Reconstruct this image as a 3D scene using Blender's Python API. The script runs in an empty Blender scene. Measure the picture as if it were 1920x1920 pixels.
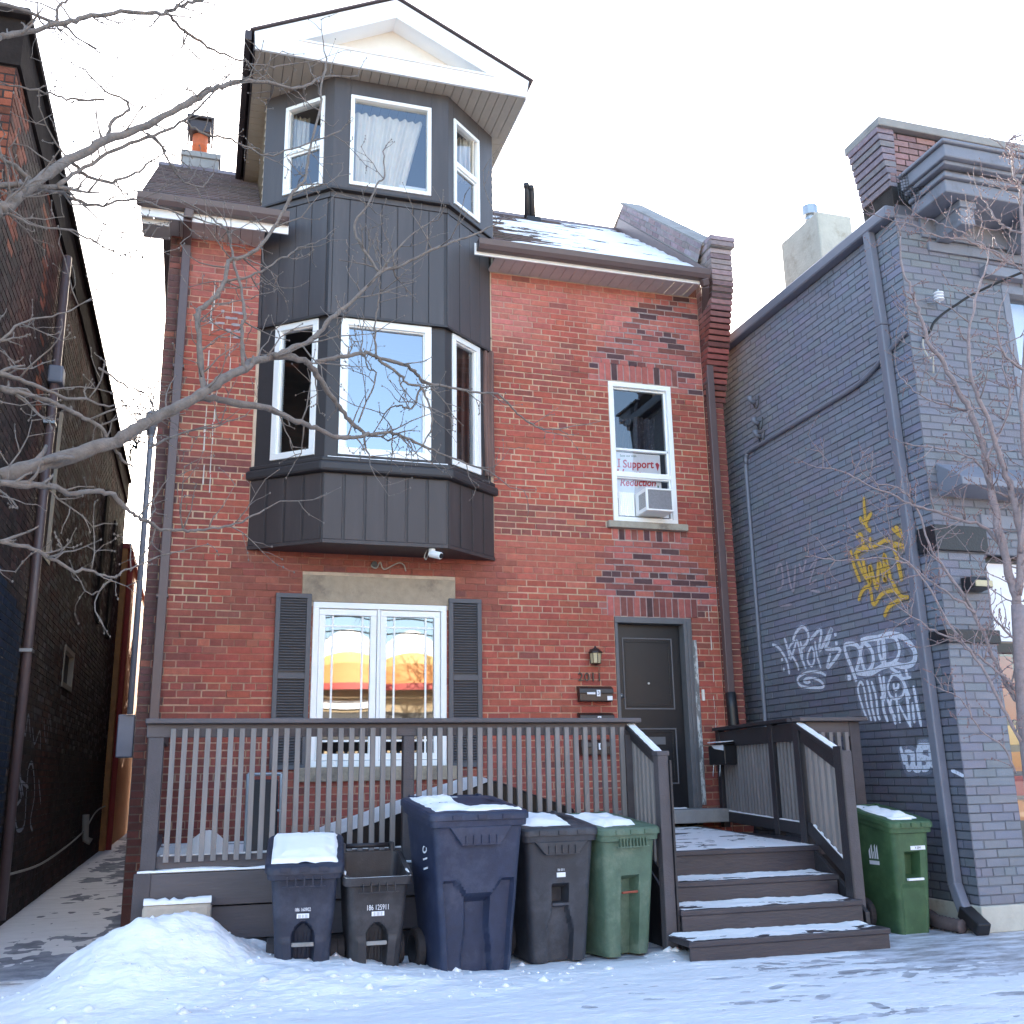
import bpy, math, random
import numpy as np
from mathutils import Matrix, Vector

random.seed(7)
RNG = np.random.default_rng(11)
scene = bpy.context.scene
COL = scene.collection
R = math.radians

# ------------------------------------------------------------------ camera
cam_data = bpy.data.cameras.new('camera')
cam_data.sensor_width = 36.0
cam_data.lens = 36.0 * 1905.0 / 1920.0
cam_data.clip_start = 0.05
cam_data.clip_end = 2000.0
camera = bpy.data.objects.new('camera', cam_data)
COL.objects.link(camera)
yaw, pitch, roll = R(17.03), R(14.38), R(0.98)
fwd = Vector((math.sin(yaw) * math.cos(pitch), math.cos(yaw) * math.cos(pitch), math.sin(pitch)))
right = Vector((math.cos(yaw), -math.sin(yaw), 0))
down = -right.cross(fwd)
r2 = math.cos(roll) * right + math.sin(roll) * down
d2 = -math.sin(roll) * right + math.cos(roll) * down
mw = Matrix((r2, -d2, -fwd)).transposed().to_4x4()
mw.translation = Vector((0.0, -10.0, 1.26))
camera.matrix_world = mw
scene.camera = camera

# ------------------------------------------------------------------ sky, sun, exposure
SUN_AZ, SUN_EL = R(12.0), R(23.0)          # sun stands behind the house, a little to the right
to_sun = Vector((math.sin(SUN_AZ) * math.cos(SUN_EL), math.cos(SUN_AZ) * math.cos(SUN_EL), math.sin(SUN_EL)))
world = bpy.data.worlds.new('World')
scene.world = world
world.use_nodes = True
wn = world.node_tree.nodes
wl = world.node_tree.links
sky = wn.new('ShaderNodeTexSky')
sky.sky_type = 'NISHITA'
sky.sun_disc = False
sky.sun_elevation = SUN_EL
sky.sun_rotation = SUN_AZ
sky.altitude = 100.0
sky.air_density = 1.0
sky.dust_density = 2.0
sky.ozone_density = 1.0
wn['Background'].inputs['Strength'].default_value = 0.12
wl.new(sky.outputs['Color'], wn['Background'].inputs['Color'])
sun_data = bpy.data.lights.new('sun', 'SUN')
sun_data.energy = 3.5
sun_data.angle = R(0.53)
sun_data.color = (1.0, 0.94, 0.84)
sun = bpy.data.objects.new('sun', sun_data)
COL.objects.link(sun)
sun.rotation_euler = (-to_sun).to_track_quat('-Z', 'Y').to_euler()
scene.view_settings.view_transform = 'Standard'
scene.view_settings.look = 'None'
scene.view_settings.gamma = 1.0
scene.view_settings.use_curve_mapping = False
scene.view_settings.exposure = 2.75

# ------------------------------------------------------------------ materials
def lin(c):
    out = []
    for v in c:
        v = v / 255.0
        out.append(v / 12.92 if v <= 0.04045 else ((v + 0.055) / 1.055) ** 2.4)
    return out

def material(name, rgb=None, rough=0.6, var=0.12, vscale=6.0, bump=0.0, bscale=60.0, metallic=0.0,
             spec=0.5, attr=None, stretch=(1, 1, 1), dirt=None, dirt_scale=2.0, dirt_lo=0.52, dirt_hi=0.72, coat=0.0):
    m = bpy.data.materials.new(name)
    m.use_nodes = True
    n, l = m.node_tree.nodes, m.node_tree.links
    b = n['Principled BSDF']
    b.inputs['Roughness'].default_value = rough
    b.inputs['Metallic'].default_value = metallic
    b.inputs['Specular IOR Level'].default_value = spec
    if coat:
        b.inputs['Coat Weight'].default_value = coat
        b.inputs['Coat Roughness'].default_value = 0.15
    geo = n.new('ShaderNodeNewGeometry')
    mp = n.new('ShaderNodeMapping')
    mp.inputs['Scale'].default_value = stretch
    l.new(geo.outputs['Position'], mp.inputs['Vector'])
    if attr:
        at = n.new('ShaderNodeAttribute')
        at.attribute_name = attr
        col = at.outputs['Color']
    else:
        rg = n.new('ShaderNodeRGB')
        rg.outputs[0].default_value = (*lin(rgb), 1)
        col = rg.outputs[0]
    if var:
        nz = n.new('ShaderNodeTexNoise')
        nz.inputs['Scale'].default_value = vscale
        nz.inputs['Detail'].default_value = 6
        nz.inputs['Roughness'].default_value = 0.65
        l.new(mp.outputs[0], nz.inputs['Vector'])
        mr = n.new('ShaderNodeMapRange')
        mr.inputs['From Min'].default_value = 0.25
        mr.inputs['From Max'].default_value = 0.75
        mr.inputs['To Min'].default_value = 1 - var
        mr.inputs['To Max'].default_value = 1 + var
        l.new(nz.outputs['Fac'], mr.inputs['Value'])
        vm = n.new('ShaderNodeVectorMath')
        vm.operation = 'SCALE'
        l.new(col, vm.inputs[0])
        l.new(mr.outputs[0], vm.inputs['Scale'])
        col = vm.outputs[0]
    if dirt:
        nd = n.new('ShaderNodeTexNoise')
        nd.inputs['Scale'].default_value = dirt_scale
        nd.inputs['Detail'].default_value = 8
        nd.inputs['Roughness'].default_value = 0.7
        l.new(mp.outputs[0], nd.inputs['Vector'])
        mr2 = n.new('ShaderNodeMapRange')
        mr2.inputs['From Min'].default_value = dirt_lo
        mr2.inputs['From Max'].default_value = dirt_hi
        l.new(nd.outputs['Fac'], mr2.inputs['Value'])
        mx = n.new('ShaderNodeMix')
        mx.data_type = 'RGBA'
        l.new(mr2.outputs[0], mx.inputs['Factor'])
        l.new(col, mx.inputs['A'])
        mx.inputs['B'].default_value = (*lin(dirt), 1)
        col = mx.outputs['Result']
    l.new(col, b.inputs['Base Color'])
    if bump:
        nb = n.new('ShaderNodeTexNoise')
        nb.inputs['Scale'].default_value = bscale
        nb.inputs['Detail'].default_value = 5
        l.new(mp.outputs[0], nb.inputs['Vector'])
        bp = n.new('ShaderNodeBump')
        bp.inputs['Strength'].default_value = bump
        bp.inputs['Distance'].default_value = 0.01
        l.new(nb.outputs['Fac'], bp.inputs['Height'])
        l.new(bp.outputs[0], b.inputs['Normal'])
    return m

def glass_material(name, reflect, tint=(0.9, 0.93, 0.95), rough=0.0):
    m = bpy.data.materials.new(name)
    m.use_nodes = True
    n, l = m.node_tree.nodes, m.node_tree.links
    n.remove(n['Principled BSDF'])
    out = n['Material Output']
    tr = n.new('ShaderNodeBsdfTransparent')
    tr.inputs['Color'].default_value = (*tint, 1)
    gl = n.new('ShaderNodeBsdfGlossy')
    gl.inputs['Roughness'].default_value = rough
    gl.inputs['Color'].default_value = (0.95, 0.97, 1.0, 1)
    fr = n.new('ShaderNodeFresnel')
    fr.inputs['IOR'].default_value = 1.5
    mr = n.new('ShaderNodeMapRange')
    mr.inputs['To Min'].default_value = reflect
    l.new(fr.outputs[0], mr.inputs['Value'])
    mx = n.new('ShaderNodeMixShader')
    l.new(mr.outputs[0], mx.inputs[0])
    l.new(tr.outputs[0], mx.inputs[1])
    l.new(gl.outputs[0], mx.inputs[2])
    l.new(mx.outputs[0], out.inputs['Surface'])
    return m

M = {}
M['brick'] = material('brick_clay', attr='col', rough=0.75, var=0.22, vscale=16, bump=0.5, bscale=130, spec=0.35)
M['brick_dark'] = material('brick_sooty', attr='col', rough=0.8, var=0.35, vscale=9, bump=0.6, bscale=90, spec=0.2)
M['brick_paint'] = material('brick_painted', attr='col', rough=0.55, var=0.10, vscale=5, bump=0.45, bscale=110, spec=0.45,
                            dirt=(70, 66, 66), dirt_scale=1.1, dirt_lo=0.60, dirt_hi=0.85)
M['mortar'] = material('mortar_lime', (205, 182, 158), 0.9, 0.25, 9, 0.5, 160, dirt=(142, 112, 98), dirt_scale=1.6)
M['mortar_dark'] = material('mortar_soot', (52, 46, 44), 0.9, 0.3, 9, 0.5, 160, dirt=(150, 140, 130), dirt_scale=5, dirt_lo=.56, dirt_hi=.7)
M['mortar_paint'] = material('mortar_painted', (84, 86, 95), 0.7, 0.12, 9, 0.3, 160)
M['stone'] = material('sandstone', (170, 152, 130), 0.85, 0.14, 14, 0.4, 70, dirt=(104, 92, 84), dirt_scale=2.2)
M['stone_sill'] = material('limestone_sill', (168, 158, 142), 0.85, 0.14, 14, 0.4, 90, dirt=(120, 108, 98), dirt_scale=4)
M['stone_dark'] = material('slate_band', (34, 35, 40), 0.45, 0.3, 14, 0.4, 60)
M['concrete'] = material('concrete', (150, 146, 142), 0.85, 0.16, 5, 0.4, 60, dirt=(110, 104, 100), dirt_scale=1.5)
M['concrete_pale'] = material('rendered_concrete', (186, 182, 170), 0.9, 0.12, 5, 0.4, 40, dirt=(150, 138, 122), dirt_scale=3)
M['tower'] = material('charcoal_panel', (80, 75, 76), 0.5, 0.10, 5, 0.12, 220, spec=0.4, stretch=(1, 1, .12), dirt=(94, 88, 87), dirt_scale=5, dirt_lo=.5, dirt_hi=.85)
M['tower_dark'] = material('charcoal_trim', (62, 58, 59), 0.5, 0.10, 6, 0.10, 200, spec=0.4)
M['skirt'] = material('brown_panel', (72, 63, 62), 0.45, 0.10, 5, 0.15, 200, spec=0.4, stretch=(1, 1, .12), dirt=(86, 77, 75), dirt_scale=5, dirt_lo=.5, dirt_hi=.85)
M['white'] = material('white_vinyl', (250, 248, 244), 0.4, 0.04, 3, 0.0)
M['white_fascia'] = material('white_aluminium', (250, 247, 244), 0.45, 0.03, 2, 0.05, 30)
M['cream'] = material('cream_stucco', (232, 222, 208), 0.8, 0.05, 8, 0.3, 120)
M['soffit'] = material('beige_soffit', (184, 170, 152), 0.6, 0.08, 8, 0.1, 60)
M['soffit_grey'] = material('taupe_soffit', (206, 196, 186), 0.6, 0.08, 8, 0.1, 60)
M['gutter'] = material('brown_aluminium', (98, 80, 78), 0.4, 0.10, 6, 0.05, 80, spec=0.5)
M['gutter_dark'] = material('dark_brown_aluminium', (66, 55, 54), 0.45, 0.1, 6)
M['shingle'] = material('brown_shingle', attr='col', rough=0.9, var=0.3, vscale=30, bump=0.5, bscale=220)
M['shutter'] = material('shutter_paint', (84, 82, 86), 0.5, 0.06, 8, 0.05, 100)
M['door'] = material('door_paint', (24, 24, 27), 0.38, 0.07, 5, 0.05, 150)
M['door_line'] = material('door_moulding', (104, 102, 104), 0.45, 0.08, 8)
M['frame_grey'] = material('door_frame_paint', (102, 100, 101), 0.5, 0.10, 10, 0.15, 90)
M['flaking'] = material('flaking_paint', (120, 118, 116), 0.8, 0.3, 25, 0.6, 60, dirt=(196, 196, 192), dirt_scale=18, dirt_lo=.48, dirt_hi=.56, stretch=(1, 1, .35))
M['porch'] = material('porch_stain', (84, 78, 80), 0.6, 0.16, 6, 0.35, 90, stretch=(1, 1, 1), spec=0.35)
M['porch_x'] = material('porch_stain_boards', (96, 89, 90), 0.6, 0.18, 6, 0.35, 60, stretch=(.15, 1, 1), spec=0.35)
M['baluster'] = material('baluster_stain', (132, 125, 122), 0.65, 0.24, 9, 0.35, 70, stretch=(1, 1, .12), spec=0.3)
M['porch_dark'] = material('porch_black_stain', (46, 43, 46), 0.5, 0.15, 6, 0.3, 80)
M['step'] = material('step_stain', (62, 55, 59), 0.5, 0.22, 7, 0.35, 60, stretch=(.2, 1, 1), dirt=(96, 86, 86), dirt_scale=5, dirt_lo=.6, dirt_hi=.8)
M['snow'] = material('snow', (246, 244, 242), 0.65, 0.05, 3, 0.35, 22, spec=0.35)
M['snow_dirty'] = material('trodden_snow', (238, 237, 238), 0.6, 0.10, 5, 0.9, 34, spec=0.35, dirt=(190, 184, 184), dirt_scale=2.6, dirt_lo=.56, dirt_hi=.8, stretch=(.5, 1.4, 1))
M['glass'] = glass_material('window_glass', 0.13)
M['glass_high'] = glass_material('coated_window_glass', 0.29)
M['glass_old'] = glass_material('wavy_window_glass', 0.19, rough=0.012)
M['glass_low'] = glass_material('clear_window_glass', 0.07)
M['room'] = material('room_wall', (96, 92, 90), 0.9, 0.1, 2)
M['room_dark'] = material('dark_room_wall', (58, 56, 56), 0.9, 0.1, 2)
M['curtain'] = material('white_curtain', (230, 220, 204), 0.9, 0.06, 6)
M['curtain_brown'] = material('brown_curtain', (120, 92, 84), 0.9, 0.1, 6)
M['metal'] = material('galvanised_steel', (170, 172, 174), 0.35, 0.1, 20, metallic=0.8)
M['metal_dark'] = material('black_metal', (36, 34, 36), 0.4, 0.1, 20, spec=0.5)
M['bronze'] = material('bronze_metal', (50, 38, 34), 0.35, 0.15, 30, spec=0.5)
M['lamp_glass'] = material('frosted_lamp_glass', (190, 176, 140), 0.3, 0.1, 30)
M['sticker'] = material('white_sticker', (232, 232, 236), 0.6, 0.04, 30)
M['ink'] = material('dark_print', (60, 60, 66), 0.7, 0)
M['red_ink'] = material('red_print', (190, 36, 48), 0.7, 0.1, 30)
M['green_ink'] = material('green_print', (70, 110, 70), 0.7, 0.1, 30)
M['clay'] = material('orange_clay', (196, 100, 60), 0.8, 0.15, 12, 0.2, 60)
M['bark'] = material('tree_bark', (124, 113, 105), 0.85, 0.25, 30, 0.6, 90, dirt=(92, 83, 76), dirt_scale=12)
M['bark_red'] = material('young_bark', (146, 131, 130), 0.8, 0.25, 30, 0.5, 90)
M['bud'] = material('buds', (134, 104, 102), 0.7, 0.2, 60)
M['bin_blue'] = material('blue_bin_plastic', (40, 47, 70), 0.5, 0.26, 11, 0.15, 120, spec=0.45, dirt=(78, 82, 100), dirt_scale=3.5, dirt_lo=.50, dirt_hi=.80)
M['bin_navy'] = material('navy_bin_plastic', (40, 44, 60), 0.5, 0.26, 11, 0.15, 120, spec=0.45, dirt=(74, 76, 90), dirt_scale=4, dirt_lo=.50, dirt_hi=.80)
M['bin_black'] = material('black_bin_plastic', (48, 46, 49), 0.5, 0.26, 11, 0.15, 120, spec=0.45, dirt=(80, 78, 82), dirt_scale=4, dirt_lo=.50, dirt_hi=.80)
M['bin_grey'] = material('charcoal_bin_plastic', (52, 53, 59), 0.5, 0.26, 11, 0.15, 120, spec=0.45, dirt=(84, 85, 92), dirt_scale=4, dirt_lo=.50, dirt_hi=.80)
M['bin_green'] = material('green_bin_plastic', (82, 102, 84), 0.5, 0.22, 11, 0.15, 120, spec=0.45, dirt=(126, 138, 118), dirt_scale=4, dirt_lo=.50, dirt_hi=.80)
M['bin_green2'] = material('deep_green_bin_plastic', (60, 88, 58), 0.5, 0.22, 11, 0.15, 120, spec=0.45, dirt=(88, 118, 80), dirt_scale=4, dirt_lo=.50, dirt_hi=.80)
M['rubber'] = material('wheel_rubber', (58, 54, 56), 0.75, 0.15, 20, 0.2, 80)
M['paint_white'] = material('white_spray_paint', (216, 220, 236), 0.6, 0.12, 20)
M['paint_faint'] = material('faded_pink_spray_paint', (168, 156, 164), 0.7, 0.2, 30)
M['paint_yellow'] = material('yellow_spray_paint', (222, 176, 78), 0.6, 0.15, 20)
M['paint_left'] = material('faded_white_spray_paint', (176, 176, 184), 0.7, 0.2, 20)
def spray_material(name, rgb, alpha, z0):
    m = material(name, rgb, .65, .14, 22)
    n, l = m.node_tree.nodes, m.node_tree.links
    b, out = n['Principled BSDF'], n['Material Output']
    tr = n.new('ShaderNodeBsdfTransparent')
    mx = n.new('ShaderNodeMixShader')
    geo = n.new('ShaderNodeNewGeometry')
    sp = n.new('ShaderNodeSeparateXYZ')
    l.new(geo.outputs['Position'], sp.inputs[0])
    def op(o, a, b_):
        q = n.new('ShaderNodeMath'); q.operation = o
        for i, v in enumerate((a, b_)):
            if isinstance(v, (int, float)): q.inputs[i].default_value = v
            elif v is not None: l.new(v, q.inputs[i])
        return q.outputs[0]
    fr = op('FRACT', op('DIVIDE', op('SUBTRACT', sp.outputs['Z'], z0 - .004), 0.0685), None)
    joint = op('GREATER_THAN', fr, .12)          # the paint misses the recessed bed joints
    nz = n.new('ShaderNodeTexNoise'); nz.inputs['Scale'].default_value = 55
    l.new(geo.outputs['Position'], nz.inputs['Vector'])
    cover = op('MULTIPLY', op('MINIMUM', op('MULTIPLY', nz.outputs['Fac'], 2.2 * alpha), alpha), op('ADD', op('MULTIPLY', joint, .75), .25))
    l.new(cover, mx.inputs[0])
    l.new(tr.outputs[0], mx.inputs[1])
    l.new(b.outputs[0], mx.inputs[2])
    l.new(mx.outputs[0], out.inputs['Surface'])
    return m
M['spray_white'] = spray_material('white_spray', (226, 228, 240), .97, .20)
M['halo_white'] = spray_material('white_overspray', (206, 210, 232), .22, .20)
M['spray_yellow'] = spray_material('yellow_spray', (222, 176, 78), .95, .20)
M['halo_yellow'] = spray_material('yellow_overspray', (210, 170, 90), .18, .20)
M['spray_faint'] = spray_material('faded_pink_spray', (176, 164, 172), .95, .20)
M['spray_left'] = spray_material('old_white_spray', (176, 176, 184), .8, .0)
M['matt_board'] = material('weathered_board', (52, 46, 44), .95, .25, 6, .3, 40, spec=.03)
M['navy_paint'] = material('dark_blue_wall_paint', (40, 46, 58), 0.6, 0.2, 4, 0.3, 60)
M['brown_board'] = material('brown_board', (72, 58, 52), 0.7, 0.15, 5, 0.3, 60)
M['cable'] = material('cable_sheath', (28, 28, 30), 0.6, 0)
M['pale_cable'] = material('pale_cable', (170, 162, 150), 0.6, 0.1, 30)
M['grey_trim'] = material('grey_trim_paint', (124, 126, 136), 0.5, 0.08, 4, 0.15, 60, dirt=(86, 80, 80), dirt_scale=3, dirt_lo=.55, dirt_hi=.8)
M['pipe_grey'] = material('grey_painted_pipe', (116, 118, 129), 0.45, 0.08, 6, 0.05, 60)
M['fence_wood'] = material('orange_fence_wood', (206, 146, 90), 0.75, 0.2, 6, 0.3, 60)
M['leaf'] = material('ivy_leaves', (104, 112, 56), 0.7, 0.4, 8)
M['orange_awning'] = material('orange_awning', (222, 152, 88), 0.6, 0.22, 1.6)
M['yellow_awning'] = material('yellow_awning', (226, 186, 120), 0.6, 0.2, 1.6)
M['red_awning'] = material('red_awning', (180, 78, 70), 0.6, 0.05, 2)
M['shop_wall'] = material('shop_wall', (170, 150, 120), 0.8, 0.1, 2)
M['asphalt'] = material('wet_asphalt', (72, 72, 76), 0.6, 0.2, 3, 0.4, 40, dirt=(190, 194, 202), dirt_scale=.5, dirt_lo=.55, dirt_hi=.7)

M['ice'] = material('cool_tinted_ice', (132, 134, 142), 0.8, 0.2, 3, 0.4, 30, spec=0.1, dirt=(186, 188, 196), dirt_scale=4, dirt_lo=.40, dirt_hi=.70)  # cool grey tint that offsets the warm light on the alley floor
# the pavement: damp concrete
M['pavement'] = material('damp_concrete', (136, 131, 132), 0.45, 0.16, 2.2, 0.35, 45, spec=0.4, dirt=(220, 220, 226), dirt_scale=7, dirt_lo=.36, dirt_hi=.60, stretch=(.45, 1.5, 1))

# ------------------------------------------------------------------ mesh helpers
WM = {}
def tag(o, label=None, cat=None, group=None, kind=None):
    if label: o['label'] = label
    if cat: o['category'] = cat
    if group: o['group'] = group
    if kind: o['kind'] = kind
    return o

def link(o, parent=None, local=False):
    COL.objects.link(o)
    if parent is not None:
        o.parent = parent
        if local:
            WM[o.as_pointer()] = WM[parent.as_pointer()] @ o.matrix_basis
        else:
            o.matrix_parent_inverse = WM[parent.as_pointer()].inverted()
            WM[o.as_pointer()] = o.matrix_basis.copy()
    else:
        WM[o.as_pointer()] = o.matrix_basis.copy()
    return o

def empty(name, loc, rz=0.0, label=None, cat=None, group=None):
    o = bpy.data.objects.new(name, None)
    o.empty_display_size = 0.1
    o.matrix_basis = Matrix.Translation(loc) @ Matrix.Rotation(rz, 4, 'Z')
    link(o)
    return tag(o, label, cat, group)

class MB:
    """collects shapes and links them as one mesh object"""
    def __init__(self):
        self.v, self.f, self.c = [], [], []
        self.col = None
    def add(self, verts, faces, col=None):
        k = len(self.v)
        self.v += [tuple(p) for p in verts]
        self.f += [tuple(i + k for i in q) for q in faces]
        if col is not None:
            self.c += [tuple(col)] * len(verts)
        return self
    def box(self, x0, x1, y0, y1, z0, z1, col=None):
        return self.add([(x0, y0, z0), (x1, y0, z0), (x1, y1, z0), (x0, y1, z0), (x0, y0, z1), (x1, y0, z1), (x1, y1, z1), (x0, y1, z1)],
                        [(0, 3, 2, 1), (4, 5, 6, 7), (0, 1, 5, 4), (1, 2, 6, 5), (2, 3, 7, 6), (3, 0, 4, 7)], col)
    def hexa(self, p):
        return self.add(p, [(0, 3, 2, 1), (4, 5, 6, 7), (0, 1, 5, 4), (1, 2, 6, 5), (2, 3, 7, 6), (3, 0, 4, 7)])
    def fbox(self, fr, u0, u1, z0, z1, d0, d1):
        """box on an upright face fr = (ox, oy, ux, uy): u along it, d outwards"""
        ox, oy, ux, uy = fr
        nx, ny = uy, -ux
        def P(u, z, d): return (ox + ux * u + nx * d, oy + uy * u + ny * d, z)
        return self.hexa([P(u0, z0, d1), P(u1, z0, d1), P(u1, z0, d0), P(u0, z0, d0), P(u0, z1, d1), P(u1, z1, d1), P(u1, z1, d0), P(u0, z1, d0)])
    def bar(self, a, b, w, h, up=(0, 0, 1)):
        a, b = Vector(a), Vector(b)
        d = (b - a).normalized()
        s = d.cross(Vector(up)).normalized() * (w / 2)
        t = s.cross(d).normalized() * (h / 2)
        return self.hexa([a - s - t, a + s - t, b + s - t, b - s - t, a - s + t, a + s + t, b + s + t, b - s + t])
    def prism(self, poly, a, b):
        """poly: list of 3d points (front), extruded from offset a to offset b (3d vectors)"""
        n = len(poly)
        a, b = Vector(a), Vector(b)
        vs = [tuple(Vector(p) + a) for p in poly] + [tuple(Vector(p) + b) for p in poly]
        fs = [tuple(range(n - 1, -1, -1)), tuple(range(n, 2 * n))]
        fs += [(i, (i + 1) % n, n + (i + 1) % n, n + i) for i in range(n)]
        return self.add(vs, fs)
    def tube(self, pts, radii, n=8, cap=True):
        pts = [Vector(p) for p in pts]
        if not isinstance(radii, (list, tuple)):
            radii = [radii] * len(pts)
        k = len(self.v)
        ref = None
        for i, p in enumerate(pts):
            d = (pts[min(i + 1, len(pts) - 1)] - pts[max(i - 1, 0)])
            d = d.normalized() if d.length > 1e-9 else Vector((0, 0, 1))
            if ref is None or abs(ref.dot(d)) > 0.98:
                ref = Vector((0, 0, 1)) if abs(d.z) < 0.9 else Vector((1, 0, 0))
            s = d.cross(ref).normalized()
            t = s.cross(d).normalized()
            ref = t
            for j in range(n):
                a = 2 * math.pi * j / n
                self.v.append(tuple(p + (s * math.cos(a) + t * math.sin(a)) * radii[i]))
        for i in range(len(pts) - 1):
            for j in range(n):
                a, b = k + i * n + j, k + i * n + (j + 1) % n
                self.f.append((a, b, b + n, a + n))
        if cap:
            self.f.append(tuple(k + j for j in range(n - 1, -1, -1)))
            self.f.append(tuple(k + (len(pts) - 1) * n + j for j in range(n)))
        return self
    def lathe(self, centre, prof, n=16):
        """prof: (radius, z) from bottom to top round a vertical axis"""
        k = len(self.v)
        for r, z in prof:
            for j in range(n):
                a = 2 * math.pi * j / n
                self.v.append((centre[0] + r * math.cos(a), centre[1] + r * math.sin(a), centre[2] + z))
        for i in range(len(prof) - 1):
            for j in range(n):
                a, b = k + i * n + j, k + i * n + (j + 1) % n
                self.f.append((a, b, b + n, a + n))
        self.f.append(tuple(k + j for j in range(n - 1, -1, -1)))
        self.f.append(tuple(k + (len(prof) - 1) * n + j for j in range(n)))
        return self
    def build(self, name, mat, parent=None, smooth=False, bevel=0.0, local=False, label=None, cat=None, group=None, kind=None, basis=None):
        me = bpy.data.meshes.new(name)
        me.from_pydata(self.v, [], self.f)
        if self.c:
            ca = me.attributes.new('col', 'FLOAT_COLOR', 'POINT')
            arr = np.ones((len(self.v), 4), dtype=np.float32)
            arr[:, :3] = np.array(self.c, dtype=np.float32)
            ca.data.foreach_set('color', arr.ravel())
        me.materials.append(M[mat] if isinstance(mat, str) else mat)
        if smooth:
            me.polygons.foreach_set('use_smooth', [True] * len(me.polygons))
        me.update()
        o = bpy.data.objects.new(name, me)
        if basis is not None:
            o.matrix_basis = basis
        link(o, parent, local)
        if bevel:
            bm = o.modifiers.new('bevel', 'BEVEL')
            bm.width = bevel
            bm.segments = 2
            bm.limit_method = 'ANGLE'
        return tag(o, label, cat, group, kind)

def text_part(name, body, size, mat, parent, matrix, depth=0.001, shear=0.0, spacing=1.0, offset=0.0, align='CENTER', sx=1.0):
    cu = bpy.data.curves.new(name, 'FONT')
    cu.body = body
    cu.size = size
    cu.extrude = depth
    cu.shear = shear
    cu.offset = offset
    cu.align_x = align
    cu.align_y = 'CENTER'
    cu.space_character = spacing
    cu.resolution_u = 3
    tmp = bpy.data.objects.new(name + '_tmp', cu)
    COL.objects.link(tmp)
    bpy.context.view_layer.update()
    me = bpy.data.meshes.new_from_object(tmp)
    bpy.data.objects.remove(tmp)
    me.materials.clear()
    me.materials.append(M[mat])
    me.transform(matrix @ Matrix.Scale(sx, 4, (1, 0, 0)))
    o = bpy.data.objects.new(name, me)
    link(o, parent, True)
    if parent is not None and not parent.get('local_children'):
        o.matrix_parent_inverse = WM[parent.as_pointer()].inverted()
    return o

def facing_street(x, y, z):
    """text matrix: reads upright for a viewer standing at -y"""
    return Matrix.Translation((x, y, z)) @ Matrix.Rotation(R(90), 4, 'X')

def catmull(pts, sub=6):
    P = [np.array(p, float) for p in pts]
    if len(P) < 3:
        return [P[0] + (P[-1] - P[0]) * t for t in np.linspace(0, 1, sub + 1)]
    out = []
    for i in range(len(P) - 1):
        p0 = P[i - 1] if i else 2 * P[0] - P[1]
        p1, p2 = P[i], P[i + 1]
        p3 = P[i + 2] if i + 2 < len(P) else 2 * P[-1] - P[-2]
        for t in np.arange(sub) / sub:
            out.append(0.5 * (2 * p1 + (p2 - p0) * t + (2 * p0 - 5 * p1 + 4 * p2 - p3) * t * t + (3 * p1 - p0 - 3 * p2 + p3) * t ** 3))
    out.append(P[-1])
    return out

def noise2(x, y, seed=0):
    """value noise on numpy arrays"""
    xi, yi = np.floor(x).astype(int), np.floor(y).astype(int)
    xf, yf = x - xi, y - yi
    def h(a, b):
        n = (a * 374761393 + b * 668265263 + seed * 974711) & 0xffffffff
        n = ((n ^ (n >> 13)) * 1274126177) & 0xffffffff
        return ((n ^ (n >> 16)) & 0xffff) / 65535.0
    u, v = xf * xf * (3 - 2 * xf), yf * yf * (3 - 2 * yf)
    return (h(xi, yi) * (1 - u) + h(xi + 1, yi) * u) * (1 - v) + (h(xi, yi + 1) * (1 - u) + h(xi + 1, yi + 1) * u) * v

def fbm(x, y, oct=4, seed=0):
    s, a, t = 0, 1.0, 0
    for i in range(oct):
        s = s + a * noise2(x * 2 ** i, y * 2 ** i, seed + i * 7)
        t += a
        a *= 0.5
    return s / t

# ------------------------------------------------------------------ brickwork
COURSE, STRETCH, JOINT = 0.0685, 0.222, 0.0105
def brick_layout(u0, u1, z0, z1, holes, seed=0, header_every=6):
    """rectangles (u0, u1, z0, z1, row) of a common-bond wall with holes left out"""
    rng = random.Random(seed)
    out = []
    row = 0
    z = z0
    while z < z1 - 0.03:
        za, zb = z + JOINT / 2, min(z + COURSE, z1) - JOINT / 2
        zm = (za + zb) / 2
        spans = [(u0, u1)]
        for (a, b, c, d) in holes:
            if c < zm < d:
                ns = []
                for s, e in spans:
                    if b <= s or a >= e: ns.append((s, e))
                    else:
                        if a > s: ns.append((s, a))
                        if b < e: ns.append((b, e))
                spans = ns
        hdr = (row % header_every == 3)
        L = STRETCH / 2 if hdr else STRETCH
        off = (L / 2 if row % 2 else 0.0) + rng.uniform(-.012, .012)
        n0 = math.floor((u0 - off) / L) - 1
        for s, e in spans:
            k = math.floor((s - off) / L)
            u = k * L + off
            edges = [s]
            while u < e:
                if u > s: edges.append(u)
                u += L
            edges.append(e)
            while len(edges) > 2 and edges[1] - edges[0] < .05: edges.pop(1)
            while len(edges) > 2 and edges[-1] - edges[-2] < .05: edges.pop(-2)
            for a, b in zip(edges, edges[1:]):
                a, b = a + JOINT / 2, b - JOINT / 2
                if b - a > 0.02:
                    out.append((a + rng.uniform(-.002, .002), b + rng.uniform(-.002, .002), za + rng.uniform(-.0015, .0015), zb + rng.uniform(-.0015, .0015), row))
        z += COURSE
        row += 1
    return out

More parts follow.
